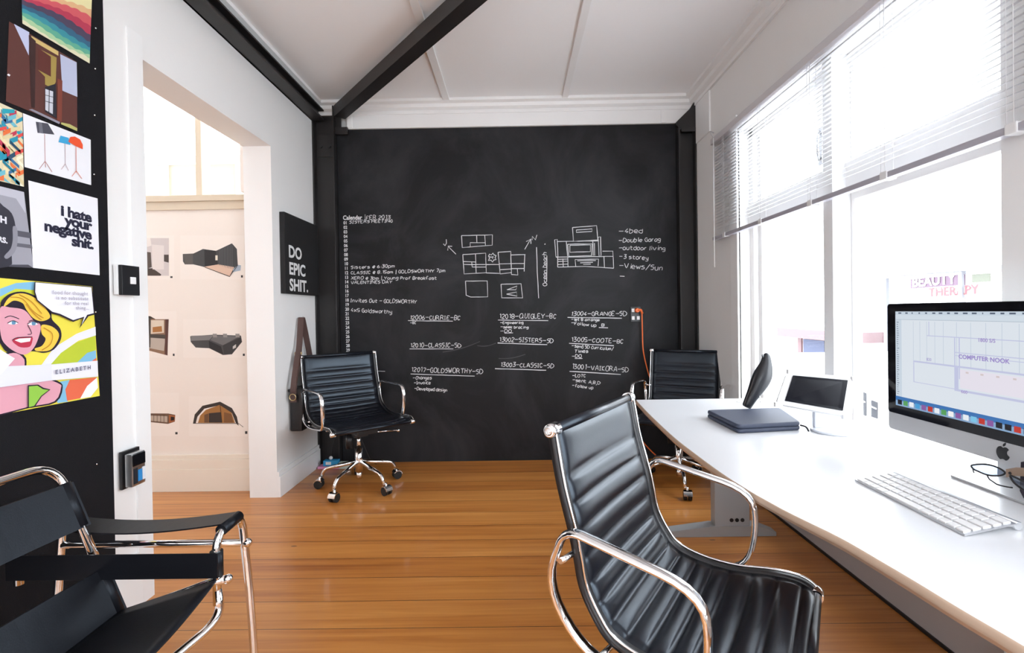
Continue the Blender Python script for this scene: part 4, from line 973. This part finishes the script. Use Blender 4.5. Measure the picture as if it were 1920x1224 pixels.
for A, B in zip(V, V[1:]):
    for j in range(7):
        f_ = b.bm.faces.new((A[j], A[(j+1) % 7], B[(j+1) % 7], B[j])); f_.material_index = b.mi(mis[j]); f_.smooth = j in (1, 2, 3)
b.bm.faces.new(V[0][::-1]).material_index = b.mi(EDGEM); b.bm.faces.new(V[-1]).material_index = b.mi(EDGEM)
o = obj('desktop', b, None, t); o['label'] = 'white desktop with a thin beige front edge'
for yy in (2.55, -.2):
    b = MB(); P = [[(.70, yy-.03, .0), (.70, yy-.03, .02), (1.0, yy-.035, .055), (1.24, yy-.035, .055), (1.33, yy-.03, .02), (1.33, yy-.03, .0)], [(.70, yy+.03, .0), (.70, yy+.03, .02), (1.0, yy+.035, .055), (1.24, yy+.035, .055), (1.33, yy+.03, .02), (1.33, yy+.03, .0)]]
    b.loft(P, smooth=False); obj('foot', b, GREYM, t)
    b = MB(); b.box(1.015, 1.195, yy-.028, yy+.028, .05, .64, bev=.006); b.box(1.06, 1.15, yy-.034, yy-.026, .30, .6, bev=.003); lg = obj('leg', b, GREYM, t)
    for x in (1.10, 1.128, 1.156):
        b = MB(); b.cyl((x, yy-.029, .085), (x, yy-.031, .085), .010, 14); obj('cable_hole', b, BLKP, lg)
    b = MB(); b.box(.80, 1.36, yy-.025, yy+.025, .63, .672, bev=.004); obj('support_bar', b, GREYM, t)
b = MB(); b.box(1.05, 1.09, -.2, 2.55, .63, .672, bev=.003); obj('support_bar', b, GREYM, t)
b = MB(); b.cyl((1.16, 2.50, ZD), (1.16, 2.50, ZD+.002), .035, 28); obj('cable_grommet', b, WPL, t)

# ---- laptop sleeve
t = thing('laptop_sleeve', 'dark blue-grey zipped laptop sleeve lying on the white desk', 'sleeve', (.985, 2.03, ZD))
SLM = mat('dark_blue_grey_fabric', (.040, .050, .085), .6, bump=.4, bscale=400)
def slab(quad, z0, z1, rd, m, name, par):
    P = [Vector((x, y, 0)) for x, y in quad]; R = rounded(P, rd, 5, True); cen = sum(P, Vector())/4; b = MB()
    lv = [(z0, .975), (z0+(z1-z0)*.25, 1), (z0+(z1-z0)*.7, 1), (z0+(z1-z0)*.93, .985), (z1, .955)]
    b.loft([[cen+(p_-cen)*s_+tz*z_ for p_ in R] for z_, s_ in lv]); return obj(name, b, m, par)
sq = [(.835, 2.155), (1.175, 2.185), (1.105, 1.905), (.842, 1.865)]
slab(sq, ZD+.0006, ZD+.017, .02, SLM, 'lower_half', t); slab(sq, ZD+.0175, ZD+.034, .02, SLM, 'upper_half', t)
b = MB(); b.tube(smooth_curve([(1.108, 1.915, ZD+.018), (1.118, 1.895, ZD+.016), (1.117, 1.875, ZD+.004)], 4), .0035, 8); obj('zip_pull', b, BLKP, t)

# ---- bird figure
t = thing('bird_figurine', 'black wooden bird figure on thin wire legs beside the window', 'figurine', (1.20, 2.36, ZD))
YBD = 2.22
path = [(1400, 765), (1411, 740), (1424, 712), (1434, 690), (1437, 672), (1437, 663)]
ax_pts = [((1399, 764), 7), ((1400, 762), 8.8), ((1405, 752), 9.8), ((1414, 736), 12.5), ((1424, 718), 17), ((1431, 703), 18), ((1435, 690), 14), ((1437, 678), 9.5), ((1437, 670), 8), ((1437, 664), 5.8), ((1437, 661), 1)]
rg = []
for (uu, rr) in ax_pts:
    c_ = hity(YBD, *uu); r1 = rr*YBD/FPX; rg.append((c_, r1))
b = MB(); fr = []
for i, (c_, r1) in enumerate(rg):
    tg = (rg[min(i+1, len(rg)-1)][0]-rg[max(i-1, 0)][0]).normalized(); nx_ = tg.cross(Vector((0, 1, 0))).normalized(); fr.append([c_+nx_*(r1*math.cos(q/20*6.283))+Vector((0, 1, 0))*(r1*.85*math.sin(q/20*6.283)) for q in range(20)])
b.loft(fr)
BIRD = mat('black_lacquered_wood', (.015, .016, .02), .3)
bo_ = obj('body', b, BIRD, t); sb = bo_.modifiers.new('s', 'SUBSURF'); sb.levels = 1; sb.render_levels = 1
b = MB(); hp_ = hity(YBD, 1431, 667); b.tube([hp_, hp_+Vector((-.018, -.03, -.002))], [.007, .001], 10); obj('beak', b, BIRD, t)
for (u1, v1, u2, v2, dy) in ((1424, 742, 1430, 762, -.02), (1434, 735, 1445, 765, .02)):
    p1 = hity(YBD+dy, u1, v1); p2 = hity(YBD+dy, u2, v2); p2.z = ZD+.002
    b = MB(); b.tube([p1, p2, p2+Vector((.02, -.01, 0))], .0016, 6); obj('wire_leg', b, CHROME, t)

# ---- tablet on stand
t = thing('tablet_stand', 'black-screened tablet in a white tilted frame on a pale stand', 'tablet', (1.2, 1.92, ZD))
tl, tr, br, bl = [Vector(q) for q in ((1.067, 1.93, .926), (1.322, 1.90, .905), (1.250, 1.83, .765), (.985, 1.86, .815))]
def tq(s_, q, d=0):
    p_ = tl.lerp(tr, s_).lerp(bl.lerp(br, s_), q); n_ = (tr-tl).cross(bl-tl).normalized(); 
    if n_.y > 0: n_ = -n_
    return p_+n_*d
def tslab(s0, s1, q0, q1, d0, d1, m, nm, par, rd=.015):
    R = rounded([tq(s0, q0), tq(s1, q0), tq(s1, q1), tq(s0, q1)], rd, 4, True); n_ = tq(0, 0, 1)-tq(0, 0, 0); b = MB(); b.loft([[p_+n_*d0 for p_ in R], [p_+n_*d1 for p_ in R]], smooth=False); return obj(nm, b, m, par)
tslab(0, 1, 0, 1, -.012, 0, mat('white_satin_plastic', (.56, .55, .55), .4), 'frame', t, .02)
tslab(.10, .875, .10, .88, .0005, .0012, GLS, 'screen', t, .002)
for s_, q in ((.05, -.03), (.97, .03), (.03, 1.0), (.93, 1.0)):
    b = MB(); c_ = tq(s_, q, -.004); b.box(c_.x-.014, c_.x+.014, c_.y-.01, c_.y+.006, c_.z-.009, c_.z+.009, bev=.003); obj('corner_clip', b, WPL, t)
STANDM = mat('pale_translucent_plastic', (.80, .83, .90), .25)
b = MB(); b.box(1.16, 1.23, 1.905, 1.925, ZD+.010, ZD+.15, bev=.004); obj('stand_post', b, STANDM, t)
b = MB(); b.cyl((1.215, 1.88, ZD+.0005), (1.215, 1.88, ZD+.010), .078, 40); obj('stand_base', b, STANDM, t)

# ---- all-in-one computer
t = thing('desktop_computer', 'large silver all-in-one computer with a black bezel showing a floor plan', 'computer', (1.27, 1.26, ZD))
cx, cy0, cy1 = 1.25, .86, 1.648
ctz, cbz, czb = 1.187, .770, .826        # top, chin bottom, bezel bottom
def yz_slab(x0, x1, y0, y1, z0, z1, rd, m, nm, par, bulge=0):
    R = rounded([(x0, y0, z0), (x0, y1, z0), (x0, y1, z1), (x0, y0, z1)], rd, 5, True); b = MB(); c_ = Vector((x1, (y0+y1)/2, (z0+z1)/2))
    rr = [R, [p_+Vector((x1-x0, 0, 0)) for p_ in R]]
    if bulge: rr += [[Vector((x1+bulge*.6, c_.y+(p_.y-c_.y)*.85, c_.z+(p_.z-c_.z)*.85)) for p_ in R], [Vector((x1+bulge, c_.y+(p_.y-c_.y)*.5, c_.z+(p_.z-c_.z)*.5)) for p_ in R]]
    b.loft(rr, smooth=False); return obj(nm, b, m, par)
SILV = mat('satin_silver_aluminium', (.52, .52, .53), .35, metal=.35)
yz_slab(cx, cx+.012, cy0, cy1, cbz, ctz, .014, SILV, 'housing', t, .04)
yz_slab(cx-.002, cx-.0002, cy0+.001, cy1-.001, czb, ctz-.001, .012, GLASSB, 'bezel', t)
sy0, sy1, sz0, sz1 = cy0+.036, cy1-.036, czb+.028, ctz-.026
SCR = .72
def emis(h, s_=SCR): return mat('screen_'+h, (0, 0, 0), .3, emit=h, es=s_, spec=.3)
class Scr:
    def __init__(s): s.mb = MB(); s.n = 0
    def P(s, a_, c_): return Vector((cx-.0022-.00012*s.n, sy1+(sy0-sy1)*a_, sz1+(sz0-sz1)*c_))
    def rect(s, a0, a1, c0, c1, h):
        s.n += 1; s.mb.poly([s.P(a0, c0), s.P(a1, c0), s.P(a1, c1), s.P(a0, c1)], emis(h))
    def text(s, body, a_, c_, size, h, **k):
        s.n += 1; text_mesh(s.mb, body, size, s.P(a_, c_), (0, -1, 0), tz, emis(h), depth=0, **k)
sc = Scr(); sc.rect(0, 1, 0, 1, 'dfe6ee'); 
n0 = sc.n
sc.rect(0, 1, 0, .035, 'c9d6e2'); sc.rect(0, 1, .035, .085, 'd3dee8'); sc.rect(0, .035, .085, .90, 'ccd8e4'); sc.rect(0, 1, .083, .087, 'a9b6c4')
for i in range(26): sc.n = n0+2; sc.rect(.012+i*.036+random.uniform(0, .01), .022+i*.036+random.uniform(0, .014), .010, .024, '5b6678')
for i in range(34): sc.n = n0+4; sc.rect(.008, .013+.008*random.random(), .11+i*.023, .118+i*.023, '7c8899')
for x in (.10, .135, .17, .21, .25, .31, .37, .43, .49, .55, .61, .67, .73, .79, .85, .91): sc.n = n0+5; sc.rect(x, x+.0018, .10, .50, 'bcc9da')
for (a0, a1, c0, c1) in ((.17, .60, .235, .243), (.30, .305, .24, .62), (.32, .325, .24, .62), (.305, 1, .375, .383), (.305, 1, .405, .411), (.10, 1, .50, .516), (.10, .105, .50, .72), (.30, 1, .715, .735), (.10, .32, .715, .722), (.30, .318, .50, .72), (.62, .626, .38, .50), (.18, .184, .10, .235)): sc.n = n0+6; sc.rect(a0, a1, c0, c1, 'c4c8e4')
sc.n = n0+7; sc.rect(.325, 1, .53, .70, 'e8e3ee'); sc.rect(0, 1, .90, 1, '3f74b4'); sc.n = n0+8; sc.rect(0, 1, .945, 1, '9db9d4')
for i in range(30):
    sc.n = n0+10; a_ = .012+i*.0325; sc.rect(a_, a_+.024, .935, .985, random.choice(['e9eef4', '2f5fa0', 'd8b040', '3a3f4a', '58a05a', 'c0392f', '7fc6e8', '8a5aa0', 'f2f2f2', '1f1f28', '4aa0d8']))
sc.n = n0+11; sc.text('1800 S/S', .40, .265, .014, 'a596cc', offset=.0004); sc.text('COMPUTER NOOK', .32, .43, .0165, '9d8ccb', offset=.0005); sc.text('820', .17, .485, .012, '8f7cc4'); sc.text('660', .33, .745, .013, '9a7cc4')
for i in range(10): sc.n = n0+12; sc.rect(.35+i*.06, .362+i*.06, .545, .56, 'd6c8c8')
scr_o = obj('screen', sc.mb, None, t, norm=False); scr_o['label'] = 'lit screen showing a pale floor plan'
# fruit emblem on the chin
b = MB(); ec = Vector((cx-.0012, 1.262, .7975)); es = .0175
A_ = [(0, .72), (.25, .86), (.55, .85), (.82, .62), (.62, .38), (.55, .05), (.68, -.22), (.92, -.42), (.72, -.82), (.42, -1.05), (.15, -.95), (-.12, -.95), (-.42, -1.06), (-.75, -.8), (-.98, -.3), (-.95, .25), (-.72, .68), (-.35, .86)]
b.prism([ec+Vector((0, -a_*es, c_*es)) for a_, c_ in [(q.x, q.y) for q in smooth_curve([(a_, c_, 0) for a_, c_ in A_], 4, True)]], (.001, 0, 0))
L_ = [(.02, .95), (.05, 1.3), (.4, 1.55), (.38, 1.25), (.2, 1.0)]
b.prism([ec+Vector((0, -a_*es, c_*es)) for a_, c_ in [(q.x, q.y) for q in smooth_curve([(a_, c_, 0) for a_, c_ in L_], 3, True)]], (.001, 0, 0)); obj('emblem', b, BLKP, t)
b = MB(); b.box(1.205, 1.365, 1.165, 1.365, ZD+.0005, ZD+.0065, bev=.002)
b.loft([[(x_, y_, z_) for x_, z_ in ((1.335, ZD+.006), (1.363, ZD+.006), (1.350, ZD+.10), (1.312, ZD+.22), (1.300, ZD+.22), (1.338, ZD+.10))] for y_ in (1.165, 1.365)], smooth=False); obj('stand', b, SILV, t)

# ---- keyboard
ka, kb, kc, kd = Vector((.925, 1.343, 0)), Vector((1.055, 1.362, 0)), Vector((1.062, 1.035, 0)), Vector((.922, 1.012, 0))   # far-front, far-back, near-back, near-front
t = thing('keyboard', 'slim aluminium keyboard with white keys on the desk in front of the computer', 'keyboard', (.99, 1.19, ZD))
def kp(a_, c_, h):      # a along length from the far end, c from front to back
    p_ = ka.lerp(kd, a_).lerp(kb.lerp(kc, a_), c_); return Vector((p_.x, p_.y, ZD+.003+.013*c_+h))
b = MB(); b.loft([[kp(a_, 0, -.002), kp(a_, 0, .002), kp(a_, 1, .002), kp(a_, 1, -.001)] for a_ in (0, 1)], smooth=False); obj('body', b, ALU, t)
b = MB(); b.cyl(kp(0, .95, -.005), kp(1, .95, -.005), .0085, 20); obj('battery_tube', b, ALU, t)
KEYM = mat('white_key_plastic', (.78, .77, .77), .45)
rows = [(.02, .15, [1.2, 1, 1, 1.25, 5.2, 1.25, 1, 1, 1, 1]), (.19, .33, [2.3]+[1]*10+[2.3]), (.37, .51, [1.8]+[1]*11+[1.8]), (.55, .69, [1.5]+[1]*12+[1.2]), (.73, .86, [1]*13+[1.5])]
for c0, c1, ws in rows:
    tot = sum(ws); x = .012
    for w_ in ws:
        x1 = x+w_/tot*.976; b = MB(); q = [kp(x+.0055, c0, 0), kp(x1-.0055, c0, 0), kp(x1-.0055, c1, 0), kp(x+.0055, c1, 0)]
        cn = sum(q, Vector())/4; b.loft([[p_+tz*.002 for p_ in q], [p_+tz*.0045 for p_ in q], [cn+(p_-cn)*.93+tz*.0052 for p_ in q]], smooth=False); obj('key', b, KEYM, t); x = x1

# ---- sunglasses on the computer's foot
t = thing('sunglasses', 'dark round sunglasses with tan arms lying by the foot of the computer', 'sunglasses', (1.20, 1.2, ZD))
LENS = glass_material('smoky_lens', (.35, .42, .55), .12)
def xh(x, u, v): return hitx(x, u, v)
lc = [(1821, 873), (1828, 871), (1842, 870), (1858, 872), (1872, 877), (1884, 885), (1880, 890), (1866, 892), (1850, 890), (1835, 884), (1825, 879)]
L1 = [xh(1.195, *q) for q in lc]; 
b = MB(); b.tube(smooth_curve(L1, 3, True), .0022, 8, closed=True); b.tube(smooth_curve([xh(1.195, 1851, 891), xh(1.19, 1855, 898), xh(1.185, 1862, 903), xh(1.18, 1870, 908), xh(1.175, 1885, 912), xh(1.175, 1898, 914)], 4), .0018, 6)
b.tube([xh(1.195, 1824, 880), xh(1.19, 1826, 886)], .0016, 6); obj('lens_rim', b, BLKP, t)
b = MB(); b.poly(smooth_curve(L1, 3, True)); obj('lens', b, LENS, t)
L2 = [xh(1.17, *q) for q in ((1894, 892), (1902, 894), (1918, 902), (1935, 912), (1938, 925), (1925, 922), (1910, 912), (1900, 903))]
b = MB(); b.tube(smooth_curve(L2, 3, True), .0022, 8, closed=True); obj('lens_rim', b, BLKP, t); b = MB(); b.poly(smooth_curve(L2, 3, True)); obj('lens', b, LENS, t)
TAN = mat('tan_horn', (.33, .22, .15), .4)
b = MB(); sband_pts = [xh(1.19, 1886, 887), xh(1.185, 1905, 884), xh(1.18, 1935, 886)]
rr_ = []
for q in sband_pts: rr_.append([q+Vector((0, 0, .010)), q+Vector((.003, 0, .010)), q+Vector((.003, 0, -.010)), q+Vector((0, 0, -.010))])
b.loft(rr_, smooth=False); obj('temple_arm', b, TAN, t)
b = MB(); c_ = xh(1.187, 1894, 887); b.ball(c_, .0035); obj('hinge_screw', b, BLKP, t)
b = MB(); b.prism([xh(1.188, 1914, 866), xh(1.188, 1926, 864), xh(1.188, 1930, 930), xh(1.188, 1919, 934), xh(1.188, 1912, 920)], (.004, 0, 0)); obj('temple_tip', b, mat('dark_purple_black', (.012, .006, .02), .4), t)

# ================================================================== OUTSIDE
STRM = mat('pale_concrete', (.62, .62, .61), .8)
b = MB(); b.box(XR+.5, 60, -30, 70, -3.3, -3.2); struct('ground', b, STRM)
t = thing('shop_building', 'pale shop building across the street with a beauty therapy sign under its canopy', 'building', (12, 11, -3.2))
WB = mat('bright_render', (.62, .62, .60), .8)
b = MB(); b.box(10.2, 13, 5.0, 12.4, -3.2, 1.3); obj('walls', b, WB, t)
b = MB(); b.box(10.15, 10.2, 12.42, 12.45, -3.2, .2) if 0 else b.box(10.15, 10.2, 11.4, 12.3, .2, 1.1); obj('window', b, mat('blue_grey_glazing', (.10, .12, .15), .6), t)
b = MB(); b.prism([(8.9, 9.25, 1.92), (8.9, 12.45, 2.0), (8.9, 12.45, 1.92), (8.9, 9.25, 1.84)], (1.9, 0, 0)); obj('canopy', b, mat('grey_canopy', (.20, .20, .22), .6), t)
for y in (9.85, 11.85): b = MB(); b.box(8.95, 9.03, y, y+.08, -3.2, 1.85); obj('post', b, mat('grey_post', (.18, .18, .20), .6), t)
MAU = mat('mauve_sign', (.09, .05, .08), .6); GRN = mat('olive_sign', (.09, .095, .07), .6); PNKL = mat('red_letters', (.22, .05, .06), .6)
def hs(u, v): return hitx(9.0, u, v)
b = MB(); b.prism([hs(1707, 523), hs(1808, 514), hs(1808, 534), hs(1707, 541)], (.03, 0, 0), MAU); b.prism([hs(1822, 514), hs(1855, 512), hs(1855, 528), hs(1822, 530)], (.03, 0, 0), GRN); b.prism([hs(1707, 546), hs(1855, 534), hs(1855, 558), hs(1707, 558)], (.03, 0, 0), mat('cream_sign', (.42, .40, .36), .6)); obj('sign_board', b, None, t)
b = MB(); U_ = (hs(1800, 530)-hs(1710, 538)).normalized()
WH = mat('white_letters', (.8, .8, .8), .6)
p0 = hs(1711, 538); p0.x -= .012; text_mesh(b, 'BEAUTY', .30, p0, U_, tz, WH, offset=.008, charw=1.0)
p0 = hs(1742, 556); p0.x -= .012; text_mesh(b, 'THERAPY', .26, p0, U_, tz, PNKL, offset=.006, charw=1.05); obj('sign_lettering', b, None, t, norm=False)
t = thing('red_shop', 'small red-roofed shop with a dark shopfront across the street, seen in the left pane', 'building', (10, 15.5, -3.2))
RR = mat('red_roof', (.15, .085, .09), .7)
b = MB(); b.prism([(9.0, 13.0, .48), (9.0, 16.9, .48), (9.0, 16.9, .20), (9.0, 13.0, .20)], (4, 0, 0)); obj('awning', b, RR, t)
b = MB(); b.box(9.6, 13, 12.6, 17.2, -3.2, .2); obj('walls', b, mat('pinkish_wall', (.42, .34, .34), .8), t)
b = MB(); b.box(9.56, 9.6, 15.2, 16.3, -.75, .12); obj('shopfront', b, mat('dark_blue_glass', (.05, .06, .11), .7), t)
b = MB(); b.box(9.55, 9.6, 16.4, 16.6, -1.0, .15); b.box(9.55, 9.6, 14.9, 15.1, -1.0, .15); obj('shopfront_frame', b, RR, t)
t = thing('neighbouring_shed', 'white low building outside with a pair of narrow dark windows beside the computer', 'building', (3.4, 4.6, -3.2))
b = MB(); b.box(3.2, 5.2, 3.3, 5.6, -3.2, .66); obj('walls', b, mat('white_cladding', (.75, .75, .75), .7), t)
for (u0_, u1_, v0_, v1_) in ((1613, 1623, 733, 780), (1633, 1644, 750, 785)):
    q = [hitx(3.19, u0_, v0_), hitx(3.19, u1_, v0_+4), hitx(3.19, u1_, v1_), hitx(3.19, u0_, v1_-4)]
    b = MB(); b.prism(q, (.02, 0, 0)); w_ = obj('window', b, mat('dark_outdoor_glass', (.010, .011, .016), .8, spec=.1), t)
    b = MB(); m_ = (q[0]*.62+q[3]*.38); m2 = (q[1]*.62+q[2]*.38); b.prism([m_+Vector((-.01, 0, .008)), m2+Vector((-.01, 0, .002)), m2+Vector((-.01, 0, -.006)), m_+Vector((-.01, 0, 0))], (.008, 0, 0)); obj('glazing_bar', b, WPL, w_)
# panelled white wall beyond the clerestory of the next room
t = thing('panelled_wall', 'bright cream panelled wall with battens seen through the high window of the next room', 'wall', (-3.4, 5.2, 0))
b = MB(); b.box(-6.5, -1.9, 5.2, 5.3, 0, 2.86); obj('panel', b, mat('cream_boards', (.34, .33, .27), .7), t)
for x in (-4.35, -3.75, -3.35, -2.95, -2.5): b = MB(); b.box(x, x+.07, 5.17, 5.2, 0, 2.86); obj('batten', b, CREAMT, t)
b = MB(); b.box(-6.5, -1.9, 5.15, 5.2, 2.80, 2.88); obj('top_rail', b, CREAMT, t)
b = MB(); b.box(-6.5, -1.75, 3.45, 5.6, 3.42, 3.5); obj('added_shade_roof', b, CREAMT, t)  # unseen roof added to keep the panels in shade
